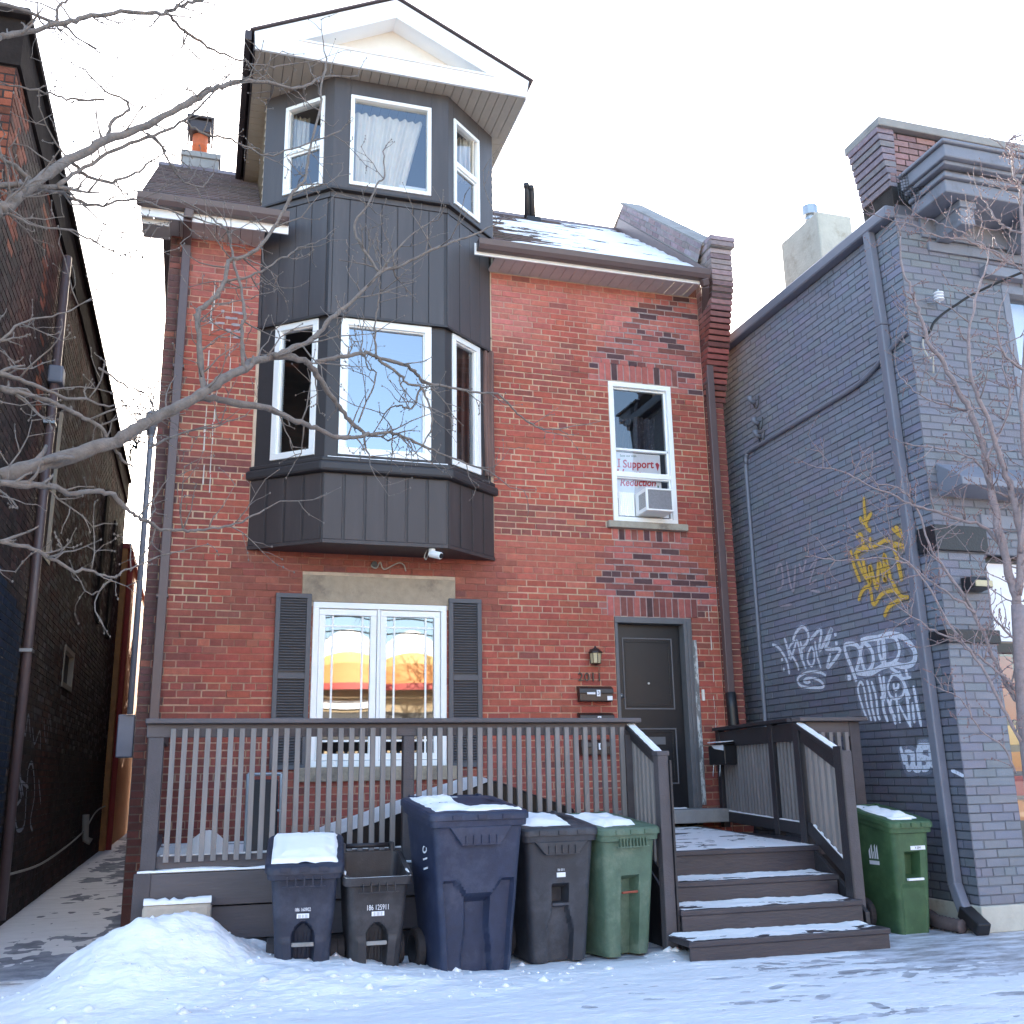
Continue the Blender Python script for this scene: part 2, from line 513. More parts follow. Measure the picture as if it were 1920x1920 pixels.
def brick_geo(mb, P, rect, col, rng, proud=0.0045, mcol=None):
    a, b, c, d = rect[:4]
    p = proud + rng.uniform(-.0022, .0022)
    i = .0022
    vs = [P(a, c, -.002), P(b, c, -.002), P(b, d, -.002), P(a, d, -.002),
          P(a + i, c + i, p), P(b - i, c + i, p), P(b - i, d - i, p), P(a + i, d - i, p)]
    mb.add(vs, [(4, 5, 6, 7), (0, 1, 5, 4), (1, 2, 6, 5), (2, 3, 7, 6), (3, 0, 4, 7)], col)
    if mcol is not None:
        h = JOINT / 2 + .0005
        mb.add([P(a - h, c - h, .0008), P(b + h, c - h, .0008), P(b + h, d + h, .0008), P(a - h, d + h, .0008)], [(0, 1, 2, 3)], mcol)

CAMP = np.array((0.0, -10.0, 1.26))
CAMR = np.array([tuple(r2), tuple(d2), tuple(fwd)])
def seen_area(P, rect):
    """how large a piece shows from the photographer's place (only used to choose which 300 become single parts)"""
    q = []
    for u, z in ((rect[0], rect[2]), (rect[1], rect[2]), (rect[1], rect[3]), (rect[0], rect[3])):
        v = CAMR @ (np.array(P(u, z, 0)) - CAMP)
        if v[2] < .5: return 0
        q.append((v[0] / v[2], v[1] / v[2]))
    cx, cy = sum(p[0] for p in q) / 4, sum(p[1] for p in q) / 4
    if abs(cx) > .51 or abs(cy) > .51: return 0
    return abs(sum(q[i][0] * q[(i + 1) % 4][1] - q[(i + 1) % 4][0] * q[i][1] for i in range(4))) / 2

def lay_bricks(parent, P, rects, colour, mat, limit=300, hidden=None, seed=1, name='brick', mortar=None):
    rng = random.Random(seed)
    score = sorted(range(len(rects)), key=lambda i: -(0 if hidden and hidden(rects[i]) else seen_area(P, rects[i])))
    single = set(score[:limit])
    rest = MB()
    for i, r in enumerate(rects):
        c = colour((r[0] + r[1]) / 2, (r[2] + r[3]) / 2, r, rng)
        mc = mortar((r[0] + r[1]) / 2, (r[2] + r[3]) / 2, c, rng) if mortar else None
        if i in single:
            mb = MB()
            brick_geo(mb, P, r, c, rng, mcol=mc)
            mb.build(name, mat, parent)
        else:
            brick_geo(rest, P, r, c, rng, mcol=mc)
    if rest.v:
        rest.build('brickwork', mat, parent, kind='stuff')

def wall_sheet(name, P, u0, u1, z0, z1, holes, mat, parent, reveal=0.12, kind=None):
    """the mortar bed behind the bricks, with openings and their reveals"""
    us = sorted({u0, u1} | {min(max(h[i], u0), u1) for h in holes for i in (0, 1)})
    zs = sorted({z0, z1} | {min(max(h[i], z0), z1) for h in holes for i in (2, 3)})
    mb = MB()
    for a, b in zip(us, us[1:]):
        for c, d in zip(zs, zs[1:]):
            if b - a < 1e-5 or d - c < 1e-5: continue
            um, zm = (a + b) / 2, (c + d) / 2
            if any(h[0] < um < h[1] and h[2] < zm < h[3] for h in holes): continue
            mb.add([P(a, c, 0), P(b, c, 0), P(b, d, 0), P(a, d, 0)], [(0, 1, 2, 3)])
    for h in holes:
        a, b, c, d = h
        for (q, w) in (((a, c), (a, d)), ((a, d), (b, d)), ((b, d), (b, c)), ((b, c), (a, c))):
            mb.add([P(q[0], q[1], 0), P(w[0], w[1], 0), P(w[0], w[1], -reveal), P(q[0], q[1], -reveal)], [(0, 1, 2, 3)])
    return mb.build(name, mat, parent, kind=kind)

# ------------------------------------------------------------------ measured lines of the graffiti and the trees (metres)
TAG_KAPON = [[[-0.295,2.554],[-0.392,2.519],[-0.49,2.436],[-0.561,2.335],[-0.584,2.206]],[[-0.547,2.594],[-0.6,2.447],[-0.609,2.365]],[[-0.744,2.546],[-0.625,2.468],[-0.746,2.293],[-0.767,2.228]],[[-0.628,2.351],[-0.733,2.478],[-0.783,2.529],[-0.838,2.352],[-0.901,2.232]],[[-0.844,2.522],[-0.858,2.349]],[[-0.702,2.551],[-0.799,2.631],[-0.908,2.662],[-0.997,2.582],[-0.963,2.496],[-0.852,2.441]],[[-1.035,2.442],[-0.965,2.383],[-0.943,2.306],[-1.004,2.25],[-1.063,2.305],[-1.067,2.393],[-1.035,2.442]],[[-1.016,2.512],[-1.225,2.585],[-1.163,2.382],[-1.404,2.572],[-1.328,2.451],[-1.28,2.391],[-1.516,2.352],[-1.279,2.206],[-1.347,2.339]],[[-1.102,2.49],[-1.118,2.343],[-1.165,2.211]],[[-1.238,2.133],[-1.13,2.176],[-0.935,2.195],[-0.767,2.166],[-0.73,2.124],[-0.793,2.068],[-0.99,2.035],[-1.164,2.026],[-1.17,2.064],[-1.062,2.117],[-0.906,2.136],[-0.842,2.114],[-0.899,2.092],[-0.96,2.098]]]
TAG_KAPON_DOTS = [[-1.459,2.51],[-1.463,2.423],[-0.469,2.374],[-0.486,2.267]]
TAG_POLO = [[[-1.72,2.032],[-1.664,2.167],[-1.599,2.311],[-1.594,2.386],[-1.684,2.391],[-1.784,2.363],[-1.822,2.286],[-1.772,2.187],[-1.727,2.13]],[[-1.871,2.373],[-1.822,2.286],[-1.839,2.181],[-1.885,2.104],[-1.987,2.165],[-2.004,2.265],[-1.95,2.343],[-1.873,2.383]],[[-1.841,2.397],[-1.961,2.403],[-2.108,2.395],[-2.284,2.402],[-2.432,2.363],[-2.551,2.27],[-2.588,2.189],[-2.539,2.118],[-2.418,2.106],[-2.285,2.135],[-2.127,2.131],[-1.975,2.096],[-1.875,2.095],[-1.726,2.119]],[[-2.106,2.385],[-2.1,2.254],[-2.132,2.16]],[[-2.174,2.406],[-2.171,2.246],[-2.154,2.148]],[[-2.196,2.393],[-2.34,2.365],[-2.384,2.261],[-2.339,2.178],[-2.239,2.139]]]
TAG_POLO_DOTS = [[-1.614,2.078]]
TAG_SCRIBBLE = [[[-1.829,1.674],[-1.774,1.798],[-1.732,1.954],[-1.778,2.022],[-1.822,1.977],[-1.846,1.823],[-1.885,1.661]],[[-1.881,2.033],[-1.91,1.909],[-1.919,1.768],[-1.949,1.657]],[[-1.945,2.018],[-1.988,1.884],[-1.992,1.714],[-2.015,1.664]],[[-2.068,2.067],[-2.088,1.906],[-2.079,1.759],[-2.122,1.639]],[[-2.129,2.051],[-2.112,1.855],[-2.049,1.859]],[[-2.143,1.852],[-2.198,1.722],[-2.226,1.614]],[[-2.205,1.848],[-2.171,1.743],[-2.236,1.672]],[[-2.272,1.882],[-2.279,1.746],[-2.288,1.621]],[[-2.301,1.783],[-2.359,1.684],[-2.43,1.581]],[[-2.413,1.909],[-2.42,1.775],[-2.416,1.587]],[[-2.481,1.79],[-2.479,1.612]],[[-2.52,1.929],[-2.537,1.777],[-2.56,1.58]],[[-2.218,2.013],[-2.175,1.948],[-2.193,1.868],[-2.264,1.834],[-2.359,1.856],[-2.402,1.93],[-2.356,2.011],[-2.27,2.048],[-2.218,2.013]],[[-2.257,1.971],[-2.264,1.921],[-2.311,1.927],[-2.325,1.965]],[[-2.351,2.069],[-2.405,1.948],[-2.457,1.82]],[[-2.445,2.089],[-2.458,1.992]],[[-2.369,2.0],[-2.504,2.002]],[[-2.234,2.11],[-2.347,2.05]]]
TAG_SMALL = [[[-2.254,1.423],[-2.287,1.271]],[[-2.305,1.374],[-2.392,1.363],[-2.392,1.279],[-2.325,1.234],[-2.305,1.374]],[[-2.41,1.381],[-2.401,1.251],[-2.472,1.242],[-2.486,1.407]],[[-2.615,1.413],[-2.529,1.406],[-2.516,1.333],[-2.596,1.304],[-2.571,1.241],[-2.499,1.232]],[[-2.474,1.417],[-2.671,1.416]],[[-2.636,1.412],[-2.633,1.24]]]
TAG_YELLOW = [[[-2.116,3.724],[-2.105,3.58],[-2.109,3.441],[-2.166,3.377]],[[-2.017,3.549],[-2.088,3.48],[-2.209,3.554]],[[-1.933,3.378],[-2.016,3.377],[-2.023,3.255],[-1.91,3.244]],[[-1.83,3.27],[-1.861,3.116],[-1.929,2.941]],[[-1.878,3.217],[-2.049,3.249],[-2.096,3.205]],[[-2.144,3.33],[-2.154,3.227],[-2.394,3.258]],[[-2.459,3.342],[-2.669,3.132],[-2.342,3.253]],[[-2.51,3.346],[-2.656,3.199],[-2.666,3.117],[-2.459,3.194]],[[-1.905,3.211],[-1.984,3.024],[-2.073,2.907]],[[-2.006,3.156],[-2.024,3.017],[-2.073,2.907],[-2.1,3.069],[-2.167,2.84],[-2.234,3.076],[-2.291,2.884],[-2.32,3.125],[-2.377,2.868]],[[-2.459,3.194],[-2.501,3.006],[-2.521,2.842]],[[-2.38,2.884],[-2.476,2.722],[-2.591,2.687]],[[-1.873,2.773],[-1.957,2.86],[-2.066,2.866],[-2.091,2.704],[-2.235,2.779],[-2.412,2.781],[-2.496,2.695]],[[-2.224,2.569],[-2.315,2.652],[-2.494,2.687]]]
TAG_FAINT = [[[-0.483,3.291],[-0.53,3.36],[-0.602,3.365],[-0.608,3.171],[-0.492,3.114]],[[-0.711,3.382],[-0.744,3.146],[-0.799,3.061],[-0.872,3.312]],[[-0.941,3.317],[-0.991,3.213],[-1.075,3.328]],[[-1.124,3.225],[-1.262,3.29],[-1.101,3.082],[-1.231,3.095]],[[-1.09,3.01],[-1.272,2.96]],[[-1.416,2.989],[-1.426,2.961]],[[-1.527,2.97],[-1.537,2.941]],[[-0.518,2.936],[-0.743,2.919]]]
TAG_LEFT = [[[0.766,1.832],[0.927,1.683],[0.99,1.884],[1.263,1.676]],[[1.331,1.78],[1.578,1.625],[1.855,1.761],[2.062,1.575]],[[2.086,1.88],[2.396,1.672],[2.554,1.927],[2.752,1.776]],[[0.487,1.424],[0.843,1.239],[1.054,1.102],[0.807,1.013],[0.991,0.819],[1.417,0.839],[1.353,1.137],[1.328,1.376],[1.575,1.419],[1.916,1.129],[1.808,0.864],[2.026,0.752]],[[2.115,1.275],[2.454,1.012]],[[0.953,1.257],[1.448,1.195]],[[0.757,1.371],[1.169,1.12]]]
LEFT_BRANCHES = [[[-1.127,-5.2,4.812,0.0158],[-1.043,-5.133,4.915,0.0151],[-0.896,-5.067,5.049,0.0144],[-0.784,-5.0,5.172,0.0137],[-0.657,-4.933,5.28,0.0128],[-0.475,-4.867,5.377,0.012],[-0.397,-4.8,5.456,0.0111],[-0.308,-4.733,5.587,0.0101],[-0.237,-4.667,5.689,0.0091],[-0.162,-4.6,5.819,0.008]],[[-0.401,-4.75,5.49,0.0107],[-0.306,-4.692,5.45,0.0096],[-0.186,-4.633,5.425,0.0085],[-0.125,-4.575,5.429,0.0074],[0.014,-4.517,5.447,0.0063],[0.173,-4.458,5.48,0.0052],[0.368,-4.4,5.588,0.004]],[[-0.931,-4.95,5.146,0.0099],[-0.929,-4.933,5.25,0.0085],[-0.897,-4.917,5.322,0.0072],[-0.872,-4.9,5.48,0.0058]],[[-1.013,-5.3,3.817,0.0321],[-0.948,-5.218,3.96,0.0304],[-0.857,-5.136,4.14,0.0287],[-0.781,-5.055,4.274,0.0268],[-0.627,-4.973,4.469,0.0249],[-0.447,-4.891,4.654,0.0229],[-0.256,-4.809,4.881,0.0207],[-0.122,-4.727,5.059,0.0182],[0.006,-4.645,5.202,0.0156],[0.175,-4.564,5.286,0.0128],[0.369,-4.482,5.347,0.0098],[0.502,-4.4,5.511,0.0067]],[[-0.821,-5.1,4.095,0.0131],[-0.712,-5.0,4.281,0.012],[-0.555,-4.9,4.498,0.0108],[-0.383,-4.8,4.677,0.0095],[-0.269,-4.7,4.845,0.008],[-0.152,-4.6,5.085,0.0065],[-0.071,-4.5,5.301,0.0048]],[[-0.789,-5.0,4.307,0.0108],[-0.704,-4.94,4.273,0.0096],[-0.594,-4.88,4.297,0.0084],[-0.486,-4.82,4.401,0.0071],[-0.416,-4.76,4.532,0.0058],[-0.355,-4.7,4.631,0.0044]],[[-0.636,-4.9,4.516,0.0112],[-0.621,-4.88,4.645,0.0099],[-0.55,-4.86,4.754,0.0086],[-0.583,-4.84,4.828,0.0072],[-0.683,-4.82,4.872,0.0058],[-0.789,-4.8,4.999,0.0043]],[[-0.674,-4.85,4.796,0.0086],[-0.849,-4.9,4.732,0.007],[-0.945,-4.95,4.719,0.0055],[-1.147,-5.0,4.686,0.0041]],[[-0.46,-4.7,4.73,0.0089],[-0.393,-4.6,4.741,0.008],[-0.351,-4.5,4.709,0.007],[-0.26,-4.4,4.647,0.006],[-0.157,-4.3,4.69,0.005],[-0.103,-4.2,4.852,0.0039]],[[-0.269,-4.7,4.845,0.009],[-0.167,-4.633,4.829,0.0082],[-0.035,-4.567,4.87,0.0075],[0.042,-4.5,4.885,0.0066],[0.2,-4.433,4.885,0.0058],[0.391,-4.367,5.018,0.0049],[0.656,-4.3,5.225,0.0041]],[[-0.836,-5.0,4.123,0.0094],[-0.658,-4.9,4.135,0.0083],[-0.49,-4.8,4.252,0.0071],[-0.276,-4.7,4.263,0.0059],[-0.078,-4.6,4.284,0.0045],[0.041,-4.5,4.29,0.0031]],[[-0.887,-5.3,2.541,0.0394],[-0.752,-5.25,2.621,0.038],[-0.587,-5.2,2.704,0.0365],[-0.437,-5.15,2.791,0.0349],[-0.352,-5.1,2.886,0.033],[-0.239,-5.05,2.981,0.0311],[-0.085,-5.0,3.111,0.0293],[0.026,-4.95,3.226,0.0272],[0.116,-4.9,3.305,0.0249]],[[0.116,-4.9,3.305,0.0249],[0.17,-4.825,3.389,0.0236],[0.31,-4.75,3.462,0.0224],[0.43,-4.675,3.487,0.021],[0.5,-4.6,3.471,0.0194],[0.56,-4.525,3.423,0.0178],[0.644,-4.45,3.352,0.0161],[0.726,-4.375,3.281,0.0144],[0.828,-4.3,3.23,0.0126]],[[0.28,-4.8,3.441,0.0171],[0.379,-4.75,3.52,0.0161],[0.485,-4.7,3.603,0.0151],[0.589,-4.65,3.76,0.014],[0.732,-4.6,3.927,0.0129],[0.876,-4.55,4.135,0.0118],[0.993,-4.5,4.218,0.0106],[1.21,-4.45,4.386,0.0094],[1.347,-4.4,4.48,0.008],[1.524,-4.35,4.604,0.0066],[1.707,-4.3,4.756,0.0052]],[[0.876,-4.55,4.135,0.011],[0.766,-4.525,4.317,0.0099],[0.729,-4.5,4.456,0.0087],[0.81,-4.475,4.62,0.0076],[0.873,-4.45,4.792,0.0065],[0.916,-4.425,4.863,0.0053],[0.907,-4.4,5.055,0.004]],[[0.876,-4.55,4.135,0.0079],[0.982,-4.5,4.326,0.0064],[1.102,-4.45,4.486,0.0049],[1.241,-4.4,4.639,0.0033]],[[-0.086,-4.9,3.133,0.0217],[0.038,-4.838,3.153,0.0207],[0.224,-4.777,3.151,0.0197],[0.3,-4.715,3.162,0.0186],[0.422,-4.654,3.133,0.0174],[0.529,-4.592,3.126,0.0162],[0.655,-4.531,3.103,0.015],[0.768,-4.469,3.133,0.0137],[0.86,-4.408,3.177,0.0124],[0.989,-4.346,3.218,0.011],[1.094,-4.285,3.21,0.0096],[1.247,-4.223,3.181,0.0081],[1.408,-4.162,3.144,0.0066],[1.664,-4.1,3.097,0.005]],[[0.516,-4.6,3.511,0.0135],[0.676,-4.55,3.581,0.013],[0.799,-4.5,3.638,0.0124],[0.898,-4.45,3.639,0.0118],[1.077,-4.4,3.624,0.0112],[1.152,-4.35,3.597,0.0105],[1.192,-4.3,3.575,0.0098],[1.388,-4.25,3.578,0.0091],[1.6,-4.2,3.575,0.0084],[1.709,-4.15,3.601,0.0077],[1.837,-4.1,3.518,0.0069],[1.956,-4.05,3.462,0.0061],[2.068,-4.0,3.444,0.0053]],[[0.898,-4.45,3.629,0.011],[1.004,-4.429,3.571,0.01],[1.067,-4.407,3.518,0.009],[1.165,-4.386,3.498,0.008],[1.216,-4.364,3.409,0.007],[1.24,-4.343,3.3,0.0059],[1.216,-4.321,3.208,0.0049],[1.153,-4.3,3.116,0.0038]],[[1.172,-4.35,3.513,0.008],[1.117,-4.337,3.389,0.007],[1.045,-4.325,3.397,0.0059],[0.974,-4.312,3.365,0.0049],[0.895,-4.3,3.222,0.0038]],[[0.879,-4.45,3.627,0.0078],[0.869,-4.433,3.844,0.0063],[0.897,-4.417,4.036,0.0048],[0.901,-4.4,4.168,0.0032]],[[0.821,-4.35,3.212,0.0078],[0.862,-4.325,3.086,0.0055],[0.907,-4.3,3.08,0.0031]],[[0.798,-4.35,3.263,0.0063],[0.905,-4.3,3.584,0.0053],[0.863,-4.25,3.652,0.0043],[0.836,-4.2,3.774,0.0033]],[[-0.065,-5.0,3.127,0.016],[-0.086,-4.967,3.266,0.0154],[-0.115,-4.933,3.506,0.0149],[-0.121,-4.9,3.607,0.0143],[-0.051,-4.867,3.701,0.0137],[0.006,-4.833,3.827,0.0131],[0.011,-4.8,3.951,0.0124],[0.038,-4.767,3.991,0.0117],[0.166,-4.733,4.092,0.0111],[0.267,-4.7,4.291,0.0105],[0.35,-4.667,4.517,0.0098],[0.419,-4.633,4.643,0.0091],[0.437,-4.6,4.845,0.0083],[0.494,-4.567,5.155,0.0076],[0.502,-4.533,5.356,0.0068],[0.532,-4.5,5.578,0.006]],[[0.006,-4.8,3.843,0.0086],[0.136,-4.725,3.93,0.0073],[0.279,-4.65,4.076,0.006],[0.4,-4.575,4.217,0.0046],[0.527,-4.5,4.327,0.0032]],[[0.118,-4.9,3.314,0.0111],[0.1,-4.867,3.561,0.0103],[0.111,-4.833,3.632,0.0095],[0.08,-4.8,3.853,0.0086],[0.039,-4.767,3.982,0.0077],[0.011,-4.733,4.157,0.0069],[-0.079,-4.7,4.261,0.0059]],[[-0.917,-5.35,2.934,0.0141],[-0.81,-5.314,2.925,0.0132],[-0.722,-5.279,2.914,0.0124],[-0.655,-5.243,2.899,0.0115],[-0.587,-5.207,2.871,0.0105],[-0.522,-5.171,2.855,0.0096],[-0.471,-5.136,2.795,0.0086],[-0.419,-5.1,2.721,0.0075]],[[-0.924,-5.35,3.001,0.0118],[-0.799,-5.28,2.988,0.0102],[-0.664,-5.21,2.959,0.0085],[-0.591,-5.14,2.992,0.0068],[-0.522,-5.07,2.989,0.005],[-0.399,-5.0,3.026,0.0031]],[[-0.865,-5.4,2.488,0.0159],[-0.712,-5.338,2.503,0.0153],[-0.658,-5.277,2.516,0.0146],[-0.613,-5.215,2.504,0.0139],[-0.539,-5.154,2.537,0.0132],[-0.456,-5.092,2.552,0.0124],[-0.391,-5.031,2.507,0.0116],[-0.33,-4.969,2.471,0.0107],[-0.268,-4.908,2.46,0.0099],[-0.23,-4.846,2.45,0.0089],[-0.109,-4.785,2.462,0.008],[-0.007,-4.723,2.49,0.0071],[0.13,-4.662,2.541,0.0061],[0.271,-4.6,2.639,0.0051]],[[-0.84,-5.4,2.233,0.0101],[-0.726,-5.343,2.221,0.0093],[-0.666,-5.286,2.203,0.0084],[-0.576,-5.229,2.159,0.0076],[-0.506,-5.171,2.168,0.0067],[-0.412,-5.114,2.153,0.0057],[-0.366,-5.057,2.195,0.0048],[-0.227,-5.0,2.282,0.0038]],[[-0.414,-5.1,2.155,0.0061],[-0.472,-5.075,2.091,0.0045],[-0.5,-5.05,2.08,0.0029]],[[-1.014,-5.3,3.831,0.0074],[-0.868,-5.233,3.799,0.0067],[-0.739,-5.167,3.836,0.006],[-0.649,-5.1,3.837,0.0052],[-0.572,-5.033,3.826,0.0044],[-0.495,-4.967,3.834,0.0036],[-0.354,-4.9,3.889,0.0028]],[[-0.949,-5.3,3.172,0.0072],[-0.862,-5.233,3.316,0.0057],[-0.74,-5.167,3.388,0.0042],[-0.616,-5.1,3.518,0.0026]],[[-0.552,-5.1,3.165,0.0064],[-0.446,-5.025,3.122,0.0055],[-0.338,-4.95,3.105,0.0046],[-0.3,-4.875,3.065,0.0037],[-0.223,-4.8,3.027,0.0027]],[[-0.316,-4.8,2.877,0.0081],[-0.196,-4.7,2.99,0.0065],[-0.013,-4.6,3.084,0.0048],[0.152,-4.5,3.194,0.0029]]]
RIGHT_BRANCHES = [[[4.659,-5.05,-0.017,0.0704],[4.643,-5.04,0.479,0.0666],[4.651,-5.03,1.056,0.0629],[4.67,-5.02,1.501,0.0586],[4.713,-5.01,1.876,0.0539],[4.754,-5.0,2.199,0.0489]],[[4.754,-5.0,2.199,0.0359],[4.76,-4.986,2.294,0.034],[4.728,-4.971,2.602,0.0323],[4.718,-4.957,2.863,0.0305],[4.727,-4.943,3.146,0.0287],[4.716,-4.929,3.308,0.0267],[4.676,-4.914,3.48,0.0247],[4.625,-4.9,3.613,0.0226],[4.521,-4.886,3.843,0.0205],[4.449,-4.871,3.962,0.0183],[4.443,-4.857,4.108,0.0162],[4.415,-4.843,4.25,0.014],[4.403,-4.829,4.365,0.0117],[4.368,-4.814,4.529,0.0095],[4.401,-4.8,4.761,0.0073]],[[4.766,-5.0,2.265,0.0327],[4.824,-5.013,2.53,0.0298],[4.821,-5.025,2.865,0.0268],[4.754,-5.037,3.119,0.0235],[4.697,-5.05,3.337,0.0203],[4.598,-5.062,3.607,0.017],[4.586,-5.075,3.89,0.0137],[4.685,-5.087,4.195,0.0104],[4.797,-5.1,4.433,0.007]],[[4.67,-5.0,1.573,0.019],[4.647,-4.963,1.692,0.0174],[4.575,-4.925,1.909,0.0158],[4.535,-4.888,2.144,0.0141],[4.405,-4.85,2.409,0.0124],[4.331,-4.812,2.563,0.0106],[4.29,-4.775,2.828,0.0089],[4.21,-4.737,2.974,0.007],[4.051,-4.7,3.016,0.0051]],[[4.592,-5.05,1.387,0.0155],[4.504,-5.008,1.638,0.0138],[4.425,-4.967,1.876,0.012],[4.297,-4.925,2.093,0.0101],[4.197,-4.883,2.345,0.0082],[4.042,-4.842,2.529,0.0063],[3.926,-4.8,2.587,0.0043]],[[4.767,-4.95,2.526,0.0167],[4.688,-4.906,2.704,0.0152],[4.531,-4.862,2.758,0.0136],[4.414,-4.819,2.814,0.0121],[4.27,-4.775,2.858,0.0105],[4.225,-4.731,2.902,0.0089],[3.98,-4.688,3.011,0.0073],[3.85,-4.644,3.096,0.0057],[3.709,-4.6,3.121,0.0041]],[[4.527,-4.9,2.158,0.0114],[4.427,-4.85,2.263,0.0103],[4.287,-4.8,2.377,0.0091],[4.209,-4.75,2.475,0.0078],[4.08,-4.7,2.523,0.0066],[3.83,-4.65,2.512,0.0053],[3.673,-4.6,2.526,0.004]],[[4.687,-5.0,1.667,0.0127],[4.539,-4.96,1.828,0.011],[4.365,-4.92,1.979,0.0093],[4.215,-4.88,2.046,0.0075],[4.131,-4.84,2.124,0.0057],[4.042,-4.8,2.202,0.0039]],[[4.739,-5.1,2.507,0.0228],[4.865,-5.1,2.976,0.0213],[4.911,-5.1,3.475,0.0197],[5.059,-5.1,4.083,0.0181],[5.154,-5.1,4.857,0.0165],[5.174,-5.1,5.047,0.0144],[5.148,-5.1,5.182,0.0122],[5.14,-5.1,5.322,0.01],[5.136,-5.1,5.43,0.0078],[5.22,-5.1,5.5,0.0056]],[[5.171,-5.1,4.722,0.0126],[5.083,-5.08,4.744,0.011],[5.037,-5.06,4.785,0.0095],[4.976,-5.04,4.863,0.0079],[4.975,-5.02,4.939,0.0063],[4.935,-5.0,5.027,0.0048]],[[5.093,-5.1,4.454,0.0125],[5.058,-5.043,4.526,0.0113],[4.925,-4.986,4.636,0.0101],[4.786,-4.929,4.719,0.0088],[4.638,-4.871,4.757,0.0075],[4.502,-4.814,4.853,0.0063],[4.392,-4.757,4.905,0.005],[4.244,-4.7,4.973,0.0037]],[[4.979,-5.1,4.497,0.0106],[4.859,-5.04,4.63,0.0093],[4.805,-4.98,4.73,0.0079],[4.706,-4.92,4.805,0.0065],[4.626,-4.86,4.883,0.0051],[4.54,-4.8,4.924,0.0037]],[[4.674,-5.0,3.125,0.0135],[4.86,-4.975,3.369,0.0114],[4.987,-4.95,3.61,0.0091],[4.978,-4.925,3.807,0.0067],[5.08,-4.9,4.02,0.0043]],[[4.689,-4.9,3.486,0.0104],[4.575,-4.85,3.534,0.0087],[4.456,-4.8,3.579,0.007],[4.345,-4.75,3.699,0.0053],[4.317,-4.7,3.829,0.0036]],[[4.846,-5.0,2.873,0.0135],[4.742,-4.98,2.932,0.0116],[4.644,-4.96,3.106,0.0097],[4.529,-4.94,3.175,0.0079],[4.348,-4.92,3.202,0.0059],[4.128,-4.9,3.227,0.004]],[[4.992,-5.1,3.702,0.0138],[4.825,-5.1,3.832,0.0103],[4.82,-5.1,4.055,0.0069],[4.946,-5.1,4.299,0.0035]],[[4.706,-5.0,1.986,0.0097],[4.586,-4.967,2.15,0.0076],[4.614,-4.933,2.388,0.0055],[4.544,-4.9,2.527,0.0033]],[[4.573,-5.0,1.207,0.0093],[4.526,-4.975,1.359,0.0078],[4.411,-4.95,1.453,0.0063],[4.309,-4.925,1.64,0.0047],[4.188,-4.9,1.703,0.0032]]]
# ------------------------------------------------------------------ red brick house
house = empty('red_brick_house', (2.5, 0.0, 0.0), 0, 'tall red brick house with charcoal bay tower under a white gable', 'house')
def PF(u, z, d): return (u, -d, z)
HX0, HX1, HTOP = -0.55, 5.42, 6.72
holes_open = [(1.01, 2.35, 1.335, 2.915), (4.18, 5.08, 0.70, 2.855), (4.225, 5.0, 3.90, 5.545), (0.40, 2.82, 3.43, 6.9)]
holes_brick = holes_open + [(0.90, 2.44, 2.90, 3.18), (0.90, 2.44, 1.205, 1.345), (4.13, 5.09, 3.83, 3.905), (4.11, 5.17, 2.855, 3.072),
                            (4.12, 5.10, 5.54, 5.775), (4.20, 5.02, 3.69, 3.835), (0.36, 2.86, 3.40, 6.9)]
wall_sheet('wall', PF, HX0, HX1, 0.2, HTOP, holes_open, 'mortar', house)

def mixc(a, b, t):
    return tuple(a[i] * (1 - t) + b[i] * t for i in range(3))
def jitter(c, rng, a=.16):
    k = 1 + rng.uniform(-a, a)
    return tuple(max(.004, v * k * (1 + rng.uniform(-.05, .05))) for v in c)
RED, ORANGE, PINK, BROWN, DARK, SOOT, SMEAR = [tuple(lin(c)) for c in
    ((162, 80, 68), (171, 90, 71), (190, 118, 108), (130, 78, 70), (90, 64, 64), (86, 74, 74), (144, 82, 68))]
def in_repair(u, z):
    if 5.5 < z < 6.7 and u > 4.02 + max(0, z - 5.85) * .95 and u < 5.34: return True
    if 2.85 < z < 3.45 and 4.05 < u < 5.34: return True
    if 3.4 <= z < 3.83 and 4.15 < u < 5.1: return True
    return False
def front_colour(u, z, r, rng):
    n = float(fbm(np.array([u * 1.3]), np.array([z * 1.3]), 3, 5)[0])
    c = mixc(RED, ORANGE, rng.random() * .8)
    if z > 5.3:
        c = mixc(c, PINK, min(1, max(0, (z - 5.4 + (n - .5) * 2.2))) * .85)
    if 3.70 < z < 4.05 and u > 2.8 and not (u > 4.1):
        c = mixc(c, BROWN, .75 if rng.random() < .7 else .2)
    if 3.2 < z < 3.66 and 2.8 < u < 4.2:
        c = mixc(c, tuple(lin((176, 102, 84))), .6)
    if 2.7 < z < 3.5 and 0.2 < u < 3.0:
        c = mixc(c, SMEAR, .8)
    if u < -0.05 and z < 4.9:
        c = mixc(c, BROWN, .45)
    if u < -0.36:
        c = mixc(c, SOOT, .75)
    if u < .5 and 4.0 < z < 4.4:
        c = mixc(c, DARK, .55 if rng.random() < .6 else .15)
    if z < 1.6:
        c = mixc(c, BROWN, .45)
    if in_repair(u, z):
        t = rng.random()
        c = DARK if t < .22 else (mixc(PINK, RED, .5) if t < .75 else BROWN)
    elif rng.random() < .025:
        c = mixc(c, DARK, .5)
    elif rng.random() < .04:
        c = mixc(c, tuple(lin((190, 114, 90))), .5)
    w_ = float(fbm(np.array([u * .55 + 3]), np.array([z * .9]), 4, 91)[0])
    c = tuple(v * (.74 + .52 * w_) for v in c)
    if .1 < w_ < .42 and rng.random() < .5: c = mixc(c, BROWN, .45)
    return jitter(c, rng, .12)
